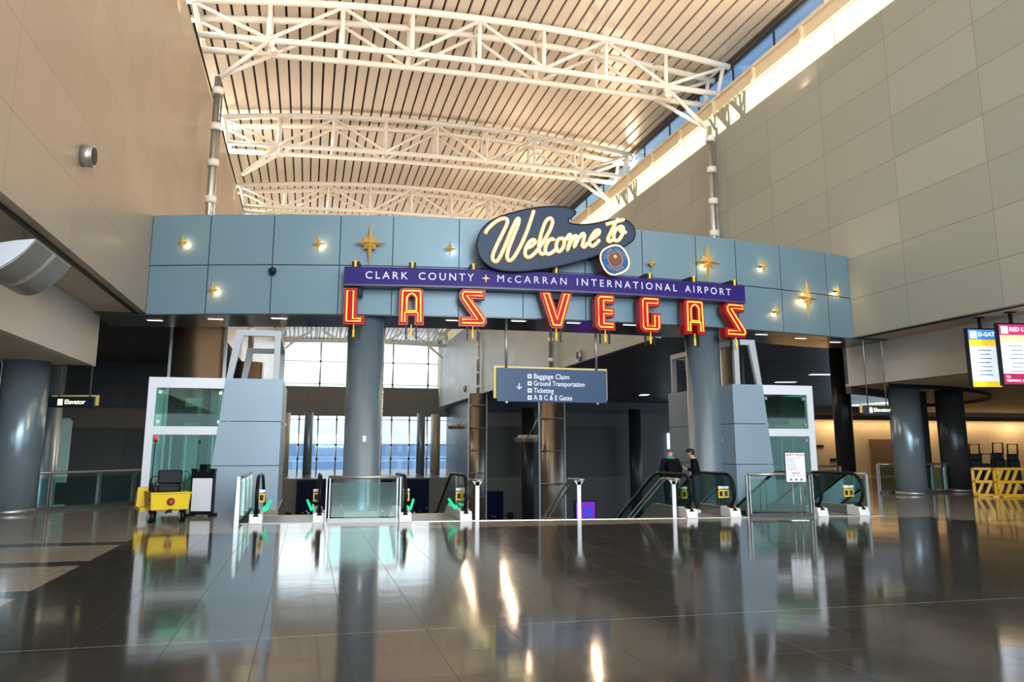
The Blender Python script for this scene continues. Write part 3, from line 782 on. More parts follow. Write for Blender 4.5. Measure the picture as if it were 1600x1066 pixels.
strokes = {
 'W': [(172,255),(190,222),(240,175),(290,148),(322,150),(330,175),(305,235),(262,320),(228,400),(226,440),(248,455),(272,430),(310,350),(355,240),(395,158),(412,150),(408,185),(375,270),(340,360),(328,420),(340,447),(372,430),(420,350),(465,250),(500,150),(518,92)],
 'e': [(455,362),(500,345),(528,315),(515,298),(485,318),(460,365),(458,408),(480,425),(515,405),(550,365)],
 'l': [(550,365),(600,290),(640,215),(652,165),(632,145),(600,175),(570,260),(555,340),(562,388),(582,402),(605,385)],
 'c': [(662,305),(650,292),(625,305),(604,345),(602,385),(622,402),(655,385),(685,355)],
 'o': [(712,288),(690,300),(678,340),(685,378),(706,380),(728,350),(736,310),(722,288),(710,296)],
 'm': [(745,300),(772,262),(782,275),(772,325),(758,375),(782,315),(808,275),(822,272),(820,300),(806,352),(832,300),(862,258),(878,262),(874,300),(864,340),(880,350),(908,318)],
 'e2': [(912,300),(950,282),(985,250),(980,230),(955,240),(925,285),(915,325),(935,345),(965,325),(985,300)],
 't': [(1118,150),(1092,195),(1065,250),(1046,295),(1060,312),(1092,288)],
 't2': [(1032,190),(1080,175),(1125,165),(1160,155)],
 'o2': [(1135,205),(1105,225),(1088,270),(1098,305),(1125,300),(1152,255),(1156,215),(1138,203),(1128,225),(1150,248),(1176,245)]}
for k, P in strokes.items():
    q = [cz(s_.x, s_.y) for s_ in catmull([(a, b, 0) for a, b in P], 4)]
    w = MB(); w.tube([(a, -.03, b) for a, b in q], .058, mat('letter_gold_edge', (.75, .42, .07), .4, emit=(1, .5, .08), es=.35), n=8, flat=None); 
    for vv in w.bm.verts: vv.co.y = -.03 + (vv.co.y+.03)*.4
    o = w.build('script_letter', None, wel)
    w = MB(); w.tube([(a, -.075, b) for a, b in q], .036, n=8); w.build('neon_tube', M_neoncream, o)
#light('welcome_glow', 'AREA', tuple(pw + Vector((-.2, -.9, .1))), 12, (1, .75, .35), 3.5, .8, target=tuple(pw + Vector((0, 1, 0))))
# seal
sc_ = Vector(cz(1100, 440)).to_3d(); 
ps = on_beam(720+1100/4.571, 310+440/4.571, .95); 
seal = thing('round_seal', 'blue and brown county seal in rounded diamond shape below the word to', 'seal', ps, RW)
def sq(r, p=2.6, n=48): 
    o = []
    for k in range(n):
        a = 2*PI*k/n; c, s = math.cos(a), math.sin(a); d = (abs(c)**p + abs(s)**p)**(-1/p)
        x, z = r*d*c, r*d*s; th = PI/4*.55
        o.append((x*math.cos(th)-z*math.sin(th), x*math.sin(th)+z*math.cos(th)))
    return o
RS = .37
w = MB(); w.prism(sq(RS*1.12), .02, .32, mat('seal_maroon', (.16, .02, .03), .4)); w.build('case', None, seal)
w = MB(); w.tube([(a, 0.0, b) for a, b in sq(RS*1.10)], .022, n=8, closed=True); w.build('neon_tube', M_neoncream, seal)
w = MB(); w.prism(sq(RS), -.02, .02, mat('seal_blue', (.01, .11, .32), .5, spec=.2)); w.build('rim', None, seal)
w = MB(); w.prism(sq(RS*.56), -.035, -.02, noisy('seal_brown', (.14, .04, .03), .5, 0, .6, 22)); w.tube([(a, -.036, b) for a, b in sq(RS*.57)], .008, mat('gold_paint'), n=6, closed=True)
w.mats = [MC['seal_brown'], M_gold]; w.build('centre', None, seal)
w = MB(); w.prism([(.05*math.cos(a*PI/8)+.0, .05*math.sin(a*PI/8)+.09) for a in range(16)], -.04, -.03, M_gold); w.build('emblem_sun', None, seal)
def arc_text(body, r, a0, a1, flip, par, size):
    n = len(body)
    for i, ch in enumerate(body):
        if ch == ' ': continue
        a = math.radians(a0 + (a1-a0)*i/(n-1))
        vs, fs = text_mesh(ch, size, align='CENTER', depth=.003, bold=.001)
        rot = a - PI/2 if not flip else a + PI/2
        V = [Vector((q.x*math.cos(rot)-q.y*math.sin(rot) + r*math.cos(a), -.024, q.x*math.sin(rot)+q.y*math.cos(rot)+r*math.sin(a))) for q in vs]
        me = bpy.data.meshes.new('seal_lettering'); me.from_pydata(V, [], fs); me.materials.append(MC['peach_gold'])
        o = bpy.data.objects.new('seal_lettering', me); COL.objects.link(o); o.parent = par
arc_text('CLARK COUNTY', RS*.80, 168, 12, False, seal, .12)
arc_text('NEVADA', RS*.80, 225, 315, True, seal, .12)

# ------------------------------------------------------------------ hanging directional sign
p0 = at_t(777, 603, 22.6); p1 = at_t(948, 605, 23.6)
ctr = (p0+p1)/2; rz = math.atan2(p1.y-p0.y, p1.x-p0.x); wd = (p1-p0).xy.length
zt1 = at_t(862, 577, 23.1).z; zb1 = at_t(862, 628.5, 23.1).z
ds = thing('directional_sign', 'navy hanging sign listing Baggage Claim, Ground Transportation, Ticketing and Gates', 'sign', (ctr.x, ctr.y, (zt1+zb1)/2), rz)
hw, hz = wd/2, (zt1-zb1)/2
w = MB(); w.box((-hw, 0, -hz), (hw, .12, hz)); w.build('panel', M_navy, ds)
w = MB(); w.box((-hw-.07, .12, -hz+.09), (hw+.07, .18, hz+.06)); w.build('yellow_backing', M_edge, ds)
for a in (-.83, .83):
    zr = ZB - .06 - (zt1+zb1)/2
    w = MB(); w.tube([(a*hw, .08, hz), (a*hw, .08, zr)], .035, n=10); w.build('hanging_rod', M_steel, ds)
    w = MB(); w.box((a*hw-.03, .02, -hz-.04), (a*hw+.03, .1, -hz)); w.build('end_stop', M_steel, ds)
px = wd/171.
for i, s_ in enumerate(('Baggage Claim', 'Ground Transportation', 'Ticketing', 'A B C & E Gates')):
    zz = hz - (11.5 + 10.3*i)*px
    vs, fs = text_mesh(s_, 10.4*px); ww = max(q.x for q in vs)
    tw = (56, 80, 31, 60)[i]*px
    o = text('lettering', s_, 10.4*px, M_letterw, ds, pos=(0, -.006, 0), depth=.003)
    for vv in o.data.vertices: vv.co.x = vv.co.x*tw/ww - hw + 55*px; vv.co.z += zz
    w = MB(); w.box((-hw+46*px, -.008, zz-3*px), (-hw+52*px, 0, zz+3*px), M_letterw); w.box((-hw+47.5*px, -.011, zz-1*px), (-hw+50.5*px, -.007, zz+1.2*px), M_navy); w.build('pictogram', None, ds)
ax = -hw + 33*px; az = hz-26*px
w = MB(); w.box((ax-.5*px, -.009, az-4*px), (ax+.5*px, 0, az+4*px))
for s_ in (-1, 1): w.hexa([Vector((ax+s_*a, b, az+c)) for a, b, c in ((0,-.009,-5*px),(3.6*px,-.009,-1.4*px),(3.6*px,0,-1.4*px),(0,0,-5*px),(0,-.009,-3.6*px),(3.6*px,-.009,0),(3.6*px,0,0),(0,0,-3.6*px))])
w.build('arrow', M_letterw, ds)

# elevator signs
def elev_sign(uA, uB, vT, vB, t, lab, rod_to, cutoff=1.0, offx=1):
    a, b = at_t(uA, vT, t), at_t(uB, vT, t); c = (a+b)/2; zb_ = at_t(uA, vB, t).z; rz = math.atan2(b.y-a.y, b.x-a.x)
    W2, H2 = (b-a).length/2, (c.z-zb_)/2
    s = thing('elevator_sign', lab, 'sign', (c.x, c.y, (c.z+zb_)/2), rz)
    w = MB(); w.box((-W2, 0, -H2), (W2, .1, H2)); w.build('panel', mat('sign_dark_navy', (.012, .02, .04), .3), s)
    w = MB(); w.box((-W2+.04 if offx > 0 else -W2-.08, .1, -H2+.06), (W2+.08 if offx > 0 else W2-.04, .15, H2+.05)); w.build('yellow_backing', M_edge, s)
    for q in (-.6, .75):
        w = MB(); w.tube([(q*W2, .08, H2), (q*W2, .08, rod_to-(c.z+zb_)/2)], .022, n=8); w.build('hanging_rod', M_steel, s)
    M_el = emis('elevator_lettering', (1.0, .90, .62), 1.0)
    text('lettering', 'Elevator', H2*1.15, M_el, s, pos=(-W2*.28, -.006, 0), depth=.003, bold=.004)
    w = MB(); w.box((-W2*.58, -.006, -.09), (-W2*.36, 0, .09)); w.build('pictogram', M_el, s)
elev_sign(76, 147, 620, 637, 23.5, 'black hanging Elevator sign with yellow edge at left', ZC)
elev_sign(1349, 1392, 634, 648, 27.5, 'black hanging Elevator sign with yellow edge at right behind the slate column', ZC, offx=-1)

# ------------------------------------------------------------------ hanging screens at right
def screen(quad, t0, lab, kind):
    (uA, vA), (uB, vB), (uC, vC) = quad   # top left, top right, bottom left
    a = at_t(uA, vA, t0); b = at_t(uB, vB, t0*1.0); 
    rz = math.radians(-10); W_ = .84; H_ = 1.62
    c = thing('hanging_screen', lab, 'screen', (a.x, a.y, a.z-H_), rz, group='portrait screens hanging at right')
    w = MB(); w.box((-.04, 0, -.04), (W_+.04, .14, H_+.04)); w.build('bezel', M_dark, c)
    top = (.06, .26, .62) if kind == 'd' else (.52, .02, .12)
    bands = [(0, H_, (.72, .84, 1.0)), (H_-.29, H_, top)]
    if kind == 'd': bands += [(H_-.47, H_-.29, (1.0, .60, .03)), (0, .16, (1.0, .60, .03))]
    else: bands += [(H_-.47, H_-.29, (1.0, .65, .32)), (0, .28, (.36, .01, .07))]
    w = MB()
    for i, (z0, z1, cc) in enumerate(bands): w.box((0, -.004-.001*i, z0), (W_, 0, z1), emis('screen_%s_%d' % (kind, i), cc, .9))
    w.build('display', None, c)
    Mt = emis('screen_text_white', (1, 1, 1), 1.0); Mg = mat('screen_text_grey', (.10, .16, .3), .5)
    w = MB(); w.box((.05, -.012, H_-.25), (.24, -.006, H_-.05), Mt); w.build('plane_icon', None, c)
    text('lettering', 'D-GATES' if kind == 'd' else 'RED LINE', .16, Mt, c, pos=(.28, -.01, H_-.14), depth=.002, bold=.003)
    if kind != 'd': 
        text('lettering', 'TO', .09, Mt, c, pos=(.05, -.01, .19), depth=.002); text('lettering', 'TERMINAL 3', .09, Mt, c, pos=(.05, -.01, .09), depth=.002)
    w = MB()
    for k in range(7): w.box((.22 + .03*(k % 3), -.008, .33 + k*.115), (.62 - .04*(k % 2), -.006, .35 + k*.115), Mg)
    w.build('list_lines', None, c)
    w = MB(); w.box((W_/2-.04, .05, H_+.04), (W_/2+.04, .11, ZB-(a.z-H_))); w.box((W_/2-.12, .0, ZB-(a.z-H_)-.03), (W_/2+.12, .16, ZB-(a.z-H_))); w.build('ceiling_mount', M_dark, c)
screen(((1512, 515), (1552, 511), (1522, 590)), 22.6, 'portrait screen with blue header reading D-GATES', 'd')
screen(((1560, 507), (1600, 503), (1572, 585)), 21.7, 'portrait screen with dark red header reading RED LINE, at the right edge', 'r')

# ------------------------------------------------------------------ wall speakers and uplight wings
def round_speaker(p, n, r, lab):
    s = thing('wall_speaker', lab, 'speaker', p, math.atan2(n[1], n[0])-PI/2, group='round wall speakers')
    w = MB(); w.tube([(0, 0, 0), (0, .22, 0)], r, n=24); w.build('housing', M_steel, s)
    w = MB(); w.tube([(0, .221, 0), (0, .235, 0)], r*.78, n=24); w.build('grille', M_dark, s)
round_speaker(at_x(128, 243, XL), (1, 0), .22, 'round grey speaker on the left wall near the top left corner')
for u, v, lab in ((907, 556, 'round dark speaker on the far right wall above the directional sign'), (1037, 520, 'round dark speaker on the right wall behind the letter G'), (727, 608, 'small round speaker low on the far right wall')):
    round_speaker(at_x(u, v, XR), (-1, 0), .38 if u != 1037 else .3, lab)
round_speaker(at_x(391, 537, XL), (1, 0), .35, 'round dark speaker on the far left wall seen through the open frame')

def wing(name_lab, p, L, rz, sc=1., rod=None):
    t = thing('wing_uplight', name_lab, 'light fixture', p, rz, group='curved metal uplights')
    Msh = noisy('satin_aluminium', (.36, .35, .33), .38, .6, .05, 2); Mep = mat('fixture_light_grey', (.60, .63, .68), .4)
    prof = [(-.6*sc, .45*sc), (-.42*sc, .20*sc), (-.20*sc, -.02*sc), (.04*sc, -.18*sc), (.28*sc, -.20*sc), (.52*sc, -.08*sc), (.72*sc, .16*sc)]
    prof = [(q.x, q.y) for q in catmull([(a, b, 0) for a, b in prof], 3)]
    th = .03
    for k in (0, 1):
        w = MB(); x0, x1 = k*L*.54, k*L*.54 + L*.46
        for a, b in zip(prof, prof[1:]):
            w.hexa([Vector(q) for q in ((x0, a[0], a[1]), (x1, a[0], a[1]), (x1, b[0], b[1]), (x0, b[0], b[1]), (x0, a[0], a[1]+th), (x1, a[0], a[1]+th), (x1, b[0], b[1]+th), (x0, b[0], b[1]+th))])
        w.box((x0+.02, -.2*sc, .10*sc), (x1-.02, .35*sc, .14*sc)); w.build('curved_shell', Msh, t)
    w = MB(); w.prism([(a, b+th) for a, b in prof] + [(.3*sc, .30*sc), (-.3*sc, .44*sc)], L*.46+.02, L*.54-.02, fn=lambda X, Y, Z: Vector((Y, X, Z))); w.build('middle_plate', Mep, t)
    w = MB(); w.prism([(a, b+th) for a, b in prof] + [(.3*sc, .30*sc), (-.3*sc, .44*sc)], -.03, 0, fn=lambda X, Y, Z: Vector((Y, X, Z))); w.build('end_plate', Mep, t)
    for q in (rod or []):
        w = MB(); w.tube([(L*.5, 0, -.05), q], .025 if sc > .6 else .02, n=8); w.build('stay_rod', M_steel, t)
    return t
wing('large curved aluminium uplight hanging at the left edge of the photo', (-4.9, 14.1, 4.52), 2.0, PI/2, .85, [(1.0, 0, .76)])
pa = Vector((17.35, 57.5, 0))
q = at_y(838, 688, 56.6); wing('small wing shaped uplight on the right bronze column below the directional sign', q, 1.5, math.radians(150), .8, [(-.4, -.3, 2.2), (.2, -.3, .1)])
q = at_y(728, 668, 83.6); wing('small wing shaped uplight beside the farther bronze column', q, 1.8, math.radians(150), .8, [(-.6, -.3, 2.6)])
q = at_y(441, 671, 26.5); wing('small dark wing uplight at the right side of the left blue tower', q, .7, math.radians(150), .35, [(.9, 0, .1)])

# ------------------------------------------------------------------ elevator towers
M_tower = noisy('tower_blue_panel', (.27, .36, .44), .42, .1, .04, .8)
def prism_y(mb, poly, y0, y1, m=None): mb.prism(poly, y0, y1, m)
def tower(sx, ox, oy, lab, elab, sc, Wb=1.85, Wt=1.5, ew=1.95, dep=4.3):
    """sx=1: slanted edge to the left (left tower). local x grows toward the atrium"""
    t = thing('blue_tower', lab, 'tower', (ox, oy, 0), group='blue tapered elevator towers')
    H, H2 = 3.5*sc, 4.85*sc
    for yy in (0, dep):
        w = MB(); z = 0
        for z0, z1 in ((0, 1.15), (1.17, 2.33), (2.35, H)):
            xl0 = -(Wb + (Wt-Wb)*z0/H); xl1 = -(Wb + (Wt-Wb)*z1/H)
            w.prism([(sx*xl0, z0), (0, z0), (0, z1), (sx*xl1, z1)], yy, yy+.15)
        w.build('tapered_panel', M_tower, t)
        w = MB(); xo = -(Wb+(Wt-Wb)*1.0); b = .16
        def X(z): return -(Wb + (Wt-Wb)*z/H) + .0
        w.prism([(sx*X(H), H), (sx*(X(H)+b), H), (sx*(X(H2)+b+.08), H2-b), (sx*(-.12-b), H2-b), (sx*(-.12-b), H), (sx*(-.12), H), (sx*(-.12), H2), (sx*(X(H2)+.05), H2)], yy+.02, yy+.14)
        w.build('open_frame', mat('frame_grey', (.44, .47, .50), .4), t)
    w = MB()
    for z0, z1 in ((0, 1.15), (1.17, 2.33), (2.35, H)):
        w.box((min(0, -sx*.12), .15, z0), (max(0, -sx*.12), dep, z1))
    w.build('side_panel', M_tower, t)
    w = MB()
    for z in (H2-.16,): w.box((min(-sx*.12, -sx*.28), .14, z), (max(-sx*.12, -sx*.28), dep+.02, z+.16))
    w.build('top_tie', MC['frame_grey'], t)
    # elevator with white frame
    e_ = thing('glass_elevator', elab, 'elevator', (ox, oy+.05, 0), group='glass elevators')
    x0, x1 = -Wt-ew, -Wt-.12
    w = MB(); a, b = .17, .17
    poly = lambda x0, z0, x1, z1: [(sx*x0, z0), (sx*x1, z0), (sx*x1, z1), (sx*x0, z1)]
    w.prism(poly(x0, 0, x0+.2, H), 0, .16); w.prism(poly(x0+.2, H-.28, x1+.10, H), 0, .16); w.prism(poly(x0+.2, 1.98, x1, 2.2), 0, .16); w.prism(poly(x0+.2, 0, x1-.1, .12), 0, .16)
    w.build('white_frame', M_whitebright, e_)
    for z0, z1, nm in ((2.2, H-.28, 'upper_pane'), (.12, 1.98, 'lower_pane')):
        w = MB(); w.prism(poly(x0+.2, z0, x1+.1, z1), .05, .07); w.build(nm, M_green, e_)
        w = MB()
        for qx in (x0+.3, x1):
            for qz in (z0+.12, z1-.12): w.box((sx*qx-.04, .0, qz-.04), (sx*qx+.04, .05, qz+.04))
        w.build('pane_clamps', M_steel, e_)
    w = MB(); w.prism(poly(x0, 0, x0+.03, H-.2), .2, 2.6); w.prism(poly(x1-.06, 0, x1-.03, H-.2), .2, 2.6); w.build('side_glass', M_green, e_)
    w = MB(); w.box((min(sx*(x0+.6), sx*(x1-.2)), 2.6, 0), (max(sx*(x0+.6), sx*(x1-.2)), 2.75, H-.4)); w.build('doors', mat('elevator_doors', (.30, .36, .34), .22, .6), e_)
    w = MB(); w.box((min(sx*(x0+1.25), sx*(x0+1.45)), 1.1, 0), (max(sx*(x0+1.25), sx*(x0+1.45)), 1.3, H)); w.build('hoist_mast', M_dark, e_)
    w = MB(); w.box((min(sx*(x0+.5), sx*(x1-.3)), .6, 2.35), (max(sx*(x0+.5), sx*(x1-.3)), 1.4, 2.5)); w.box((min(sx*(x0+.8), sx*(x0+1.15)), .6, 2.5), (max(sx*(x0+.8), sx*(x0+1.15)), 1., 2.75)); w.build('machinery', M_dark, e_)
    w = MB()
    for q in (x0+.25, x0+.62, x0+1.0, x1-.15): w.box((sx*q-.025, .25, .12), (sx*q+.025, .3, 2.0))
    w.build('guide_rails', M_steel, e_)
tower(1, -.72, 23.2, 'pale blue tapered tower with open top frame left of the L column', 'white framed glass elevator behind the yellow cart', 1.0)
tower(-1, 12.17, 21.7, 'blue tapered tower with open top frame right of the second slate column', 'white framed glass elevator behind the safety sign', 1.0, Wb=1.32, Wt=1.0, ew=1.72)
light('elevator_light_left', 'AREA', (-3.2, 24.6, 3.3), 9, (.55, 1, .85), 1.2, 1.2)
light('elevator_light_right', 'AREA', (14.1, 23.2, 3.3), 7, (.6, 1, .8), 1.2, 1.2)

# ------------------------------------------------------------------ glass rails
def glass_rail(pts, lab, h=.98, kerb=None):
    t = thing('glass_railing', lab, 'railing', (pts[0][0], pts[0][1], 0)); o0 = Vector((pts[0][0], pts[0][1], 0))
    P = [Vector((a, b, 0))-o0 for a, b in pts]
    w = MB(); w.tube([p + Vector((0, 0, h)) for p in P], .038, n=8); w.build('top_rail', M_steel, t)
    for i, (a, b) in enumerate(zip(P, P[1:])):
        L = (b-a).length; k = max(1, round(L/1.5)); d = (b-a).normalized(); nrm = Vector((-d.y, d.x, 0))
        for j in range(k):
            p, q = a + (b-a)*j/k + d*.06, a + (b-a)*(j+1)/k - d*.06
            w = MB(); w.hexa([p-nrm*.008+Vector((0,0,.12)), q-nrm*.008+Vector((0,0,.12)), q+nrm*.008+Vector((0,0,.12)), p+nrm*.008+Vector((0,0,.12)),
                              p-nrm*.008+Vector((0,0,h-.12)), q-nrm*.008+Vector((0,0,h-.12)), q+nrm*.008+Vector((0,0,h-.12)), p+nrm*.008+Vector((0,0,h-.12))]); w.build('glass_panel', M_glass, t)
            for s_ in (0, 1) if j == k-1 and i == len(P)-2 else (0,):
                c = a + (b-a)*(j+s_)/k
                w = MB()
                for off in (-.035, .035):
                    w.hexa([c + d*(off-.012) - nrm*.05, c + d*(off+.012) - nrm*.05, c + d*(off+.012) + nrm*.05, c + d*(off-.012) + nrm*.05,
                            c + d*(off-.012) - nrm*.03 + Vector((0,0,h)), c + d*(off+.012) - nrm*.03 + Vector((0,0,h)), c + d*(off+.012) + nrm*.03 + Vector((0,0,h)), c + d*(off-.012) + nrm*.03 + Vector((0,0,h))])
                w.build('post', M_steel, t)
    w = MB()
    for a, b in zip(P, P[1:]):
        d = (b-a).normalized(); nrm = Vector((-d.y, d.x, 0))*.06
        w.hexa([a-nrm, b-nrm, b+nrm, a+nrm] + [x+Vector((0,0,.09)) for x in (a-nrm, b-nrm, b+nrm, a+nrm)])
    w.build('kerb', kerb or mat('kerb_dark', (.06, .065, .065), .4), t)
    return t
glass_rail([(-7.6, 23.6), (-6.6, 24.3), (-5.6, 25.2), (-4.9, 26.3), (-4.5, 26.7)], 'glass railing with steel posts along the dark opening at left')
glass_rail([(-1.4, 18.75), (-1.4, 20.2), (-1.4, 22.9)], 'glass railing left of the leftmost escalator')
glass_rail([(.50, yedge(.5)), (2.05, yedge(2.05))], 'glass barrier in front of the column under the letter L', .98, mat('kerb_pale', (.55, .60, .64), .4))
glass_rail([(10.3, yedge(10.3)), (11.9, yedge(11.9))], 'glass barrier behind the safety rules sign, between the right escalators', 1.0)
glass_rail([(13.6, 17.9), (13.6, 21.5)], 'glass railing right of the rightmost escalator')
cc = [(21.9 + 4.6*math.cos(a), 30.6 + 4.6*math.sin(a)) for a in [math.radians(-108 + 9.5*k) for k in range(9)]]
glass_rail(cc, 'curved glass railing at right behind the slate column', 1.05)
glass_rail([(15.6, 25.8), (17.6, 26.2), (19.0, 26.4)], 'glass railing behind the rightmost escalator')

# ------------------------------------------------------------------ escalators
def escalator(x0, x1, lab, green=False, dirn=None):
    wdt = x1-x0; y0 = yedge((x0+x1)/2)
    t = thing('escalator', lab, 'escalator', ((x0+x1)/2, y0, 0), group='escalators going down')
    FL, S_, LEN = 2.0, .5, 9.2/.5
    def path(h, off=0):
        P = []
        return P
    for s_ in (-1, 1):
        X = s_*wdt/2
        # handrail loop: newel curve, flat run, incline
        R = .36; pts = [(X, .26, .20)]
        for k in range(0, 11):
            a = -PI/2 - PI*k/10 if False else PI/2 + PI/2*0
        cy, cz_ = .42, .60
        pts = [(X, .24, .20)]
        for k in range(1, 12):
            a = math.radians(235 - 145*k/11); pts.append((X, cy + .40*math.cos(a)*1.0, cz_ + .40*math.sin(a)))
        pts += [(X, FL-.3, 1.0), (X, FL, .985), (X, FL+.3, .88)]
        pts.append((X, FL+.3+16, .88-16*S_))
        w = MB(); w.tube(pts, .040, n=8, flat=(1, 0, 0)); w.build('handrail', M_black, t)
        # glass balustrade
        pg = [(.32, .22), (.10, .45), (.09, .70), (.20, .90), (.42, .97), (FL, .95), (FL+.3, .85), (FL+.3+16, .85-16*S_), (FL+.3+16, .2-16*S_), (FL+.3, .2), (FL, .22)]
        w = MB(); w.prism(pg, -.006, .006, fn=lambda a, b, c: Vector((X+b, a, c))); w.build('balustrade_glass', M_glass, t)
        # white newel base and skirting
        w = MB(); w.hexa([Vector(q) for q in ((X-.14, -.02, .0), (X+.14, -.02, .0), (X+.14, .5, .0), (X-.14, .5, .0), (X-.14, .04, .20), (X+.14, .04, .20), (X+.14, .5, .24), (X-.14, .5, .24))]); w.build('newel_base', M_white, t, bevel=.015)
        w = MB(); w.tube([(X, .04, .12), (X, .28, .25)], .075, n=12); w.build('handrail_inlet', M_black, t)
        w = MB(); w.prism([(.5, 0), (.5, .22), (FL+.1, .22), (FL+.3+16, .2-16*S_), (FL+.3+16, -.3-16*S_), (FL+.3, -.3)], -.09, .09, fn=lambda a, b, c: Vector((X+b, a, c))); w.build('skirt_deck', M_steel if not green else M_white, t)
        w = MB(); q = X + (.012 if s_ < 0 else -.012)
        w.box((q-.004, .62, .42), (q+.004, .78, .62), mat('caution_yellow', (.85, .50, .02), .4)); w.box((q-.004, .62, .64), (q+.004, .78, .70), M_white); w.box((q-.006, .67, .47), (q+.006, .73, .57), M_dark)
        # front facing sticker
        w.box((X-.075*s_-.07, .55, .42), (X-.075*s_+.07, .556, .62), MC['caution_yellow']); w.box((X-.075*s_-.04, .545, .46), (X-.075*s_+.04, .55, .58), M_dark); w.box((X-.075*s_-.07, .55, .64), (X-.075*s_+.07, .556, .70), M_white)
        w.build('caution_sticker', None, t)
        if green:
            w = MB(); w.box((X-s_*.13-.02, .52, .24), (X-s_*.13+.02, 1.6, .30)); w.tube([(X-s_*.17, .5, .24), (X-s_*.27, .8, .44)], .03, n=8); w.build('green_comb_light', emis('green_light', (.01, .62, .28), .9), t)
    # landing plate and steps
    w = MB(); w.box((-wdt/2+.1, 0, -.06), (wdt/2-.1, FL+.1, .005), noisy('ribbed_aluminium', (.35, .35, .36), .35, .8, .1, 12)); w.box((-wdt/2+.1, FL+.1, -.06), (wdt/2-.1, FL+.2, .012), MC['caution_yellow'])
    w.build('landing_plate', None, t)
    w = MB()
    for k in range(44): w.box((-wdt/2+.1, FL+.2+.4*k, -.2*(k+1)-.3), (wdt/2-.1, FL+.6+.4*k, -.2*(k+1)+.02))
    w.build('steps', noisy('step_grey', (.12, .12, .13), .4, .6), t)
    w = MB(); w.prism([(0, -.52), (FL, -.52), (FL+17, -.52-17*S_), (FL+17, -1.3-17*S_), (FL, -1.2), (0, -1.2)], -wdt/2, wdt/2, fn=lambda a, b, c: Vector((b, a, c))); w.build('underside', mat('escalator_cladding', (.10, .11, .12), .35, .3), t)
escalator(-1.02, .33, 'leftmost escalator with green lit comb, beside the pale blue tower', True)
escalator(2.2, 3.58, 'escalator right of the glass barrier, with green lit comb', True)
escalator(8.87, 10.0, 'escalator where the two people stand')
escalator(12.15, 13.3, 'rightmost escalator behind the safety rules sign')

# ------------------------------------------------------------------ stair and its handrails
st_ = thing('staircase', 'wide stair going down between the escalators', 'stairs', (6.2, yedge(6.2), 0))
w = MB()
for k in range(40): w.box((-2.4, .1+.33*k, -.165*(k+1)-.4), (2.4, .43+.33*k, -.165*(k+1)))
w.build('steps', noisy('stair_stone', (.14, .13, .12), .4), st_)
def stair_rail(x, lab, long=True, rings=False):
    y0 = yedge(x)
    t = thing('stair_handrail', lab, 'handrail', (x, y0, 0), group='stair handrails')
    for s_ in (-.07, .07):
        w = MB(); w.tube([(s_, -.15, .90), (s_, .55, .90), (s_, 8.5, .90-7.95*.5)], .024, n=8, flat=(1, 0, 0)); w.build('rail', M_steel, t)
    w = MB(); w.tube([(-.07, -.15, .90), (-.05, -.2, .90), (.05, -.2, .90), (.07, -.15, .90)], .024, n=8); w.build('end_return', M_steel, t)
    for yy, zt_, zb_ in ((0.02, .86, 0.), (2.8, -.27, -1.4)):
        w = MB(); w.box((-.045, yy-.02, zb_), (.045, yy+.02, zt_)); w.hexa([Vector(q) for q in ((-.045, yy-.02, zt_-.08), (.045, yy-.02, zt_-.08), (.045, yy+.02, zt_-.08), (-.045, yy+.02, zt_-.08), (-.12, yy-.02, zt_+.02), (.12, yy-.02, zt_+.02), (.12, yy+.02, zt_+.02), (-.12, yy+.02, zt_+.02))])
        w.build('post', M_whitebright, t)
def xat(u, v): return at_z(u, v).x
stair_rail(xat(755, 818), 'steel stair handrail on a white post next to the bronze column, left one')
stair_rail(xat(917, 815), 'steel stair handrail on white posts in the middle of the stair')
stair_rail(xat(1070, 813), 'steel stair handrail on white posts in front of the two people')

# ------------------------------------------------------------------ posters and openings on the far lower wall
def poster(u0, v0, u1, v1, lab, stars=True, y=95.9):
    a, b = at_y(u0, v0, y), at_y(u1, v1, y)
    t = thing('advert_panel', lab, 'poster', ((a.x+b.x)/2, y, b.z), group='advertising panels on the far lower wall')
    W2, H_ = (b.x-a.x)/2, a.z-b.z
    w = MB(); w.box((-W2, -.15, 0), (W2, 0, H_)); w.build('frame', M_dark, t)
    if stars == 'purple':
        w = MB(); w.box((-W2+.1, -.2, .1), (W2-.1, -.15, H_-.1), emis('purple_screen', (.22, .03, .62), .8)); w.box((0, -.22, H_*.45), (W2*.5, -.2, H_*.8), emis('blue_screen', (.05, .10, .8), .7)); w.build('display', None, t); return
    w = MB(); w.box((-W2+.1, -.2, .1), (W2-.1, -.15, H_-.1), mat('poster_navy', (.006, .010, .05), .5, spec=.1)); w.build('display', None, t)
    w = MB(); rr = random.Random(int(u0))
    for k in range(60):
        x_, z_ = rr.uniform(-W2+.2, W2-.2), .2 + (H_*.45)*rr.random()**1.3
        s_ = rr.uniform(.03, .10); w.box((x_-s_, -.22, z_-s_*.6), (x_+s_, -.2, z_+s_*.6))
    w.build('light_dots', emis('poster_dots', (.25, .30, .9), 1.1), t)
poster(464, 750, 517, 835, 'dark night sky poster left of the glass barrier')
poster(596, 749, 669, 835, 'dark blue starry poster right of the glass barrier')
poster(898, 783, 931, 835, 'purple lit screen at the foot of the middle stair', 'purple')
poster(700, 768, 786, 835, 'dark purple lit recess behind the second escalator', 'x')
for u, lab in ((450, 'leftmost'), (679, 'one right of the starry poster'), (797, 'one right of the far bronze column'), (848, 'one beside the near bronze column')):
    p = at_y(u, 806, 95.95)
    t = tag(MB().tube([(0, 0, 0), (0, -.12, 0)], .42, n=20).build('round_vent', M_dark), 'round black vent low on the far wall, %s' % lab, 'vent', 'round vents in the far wall'); t.location = p
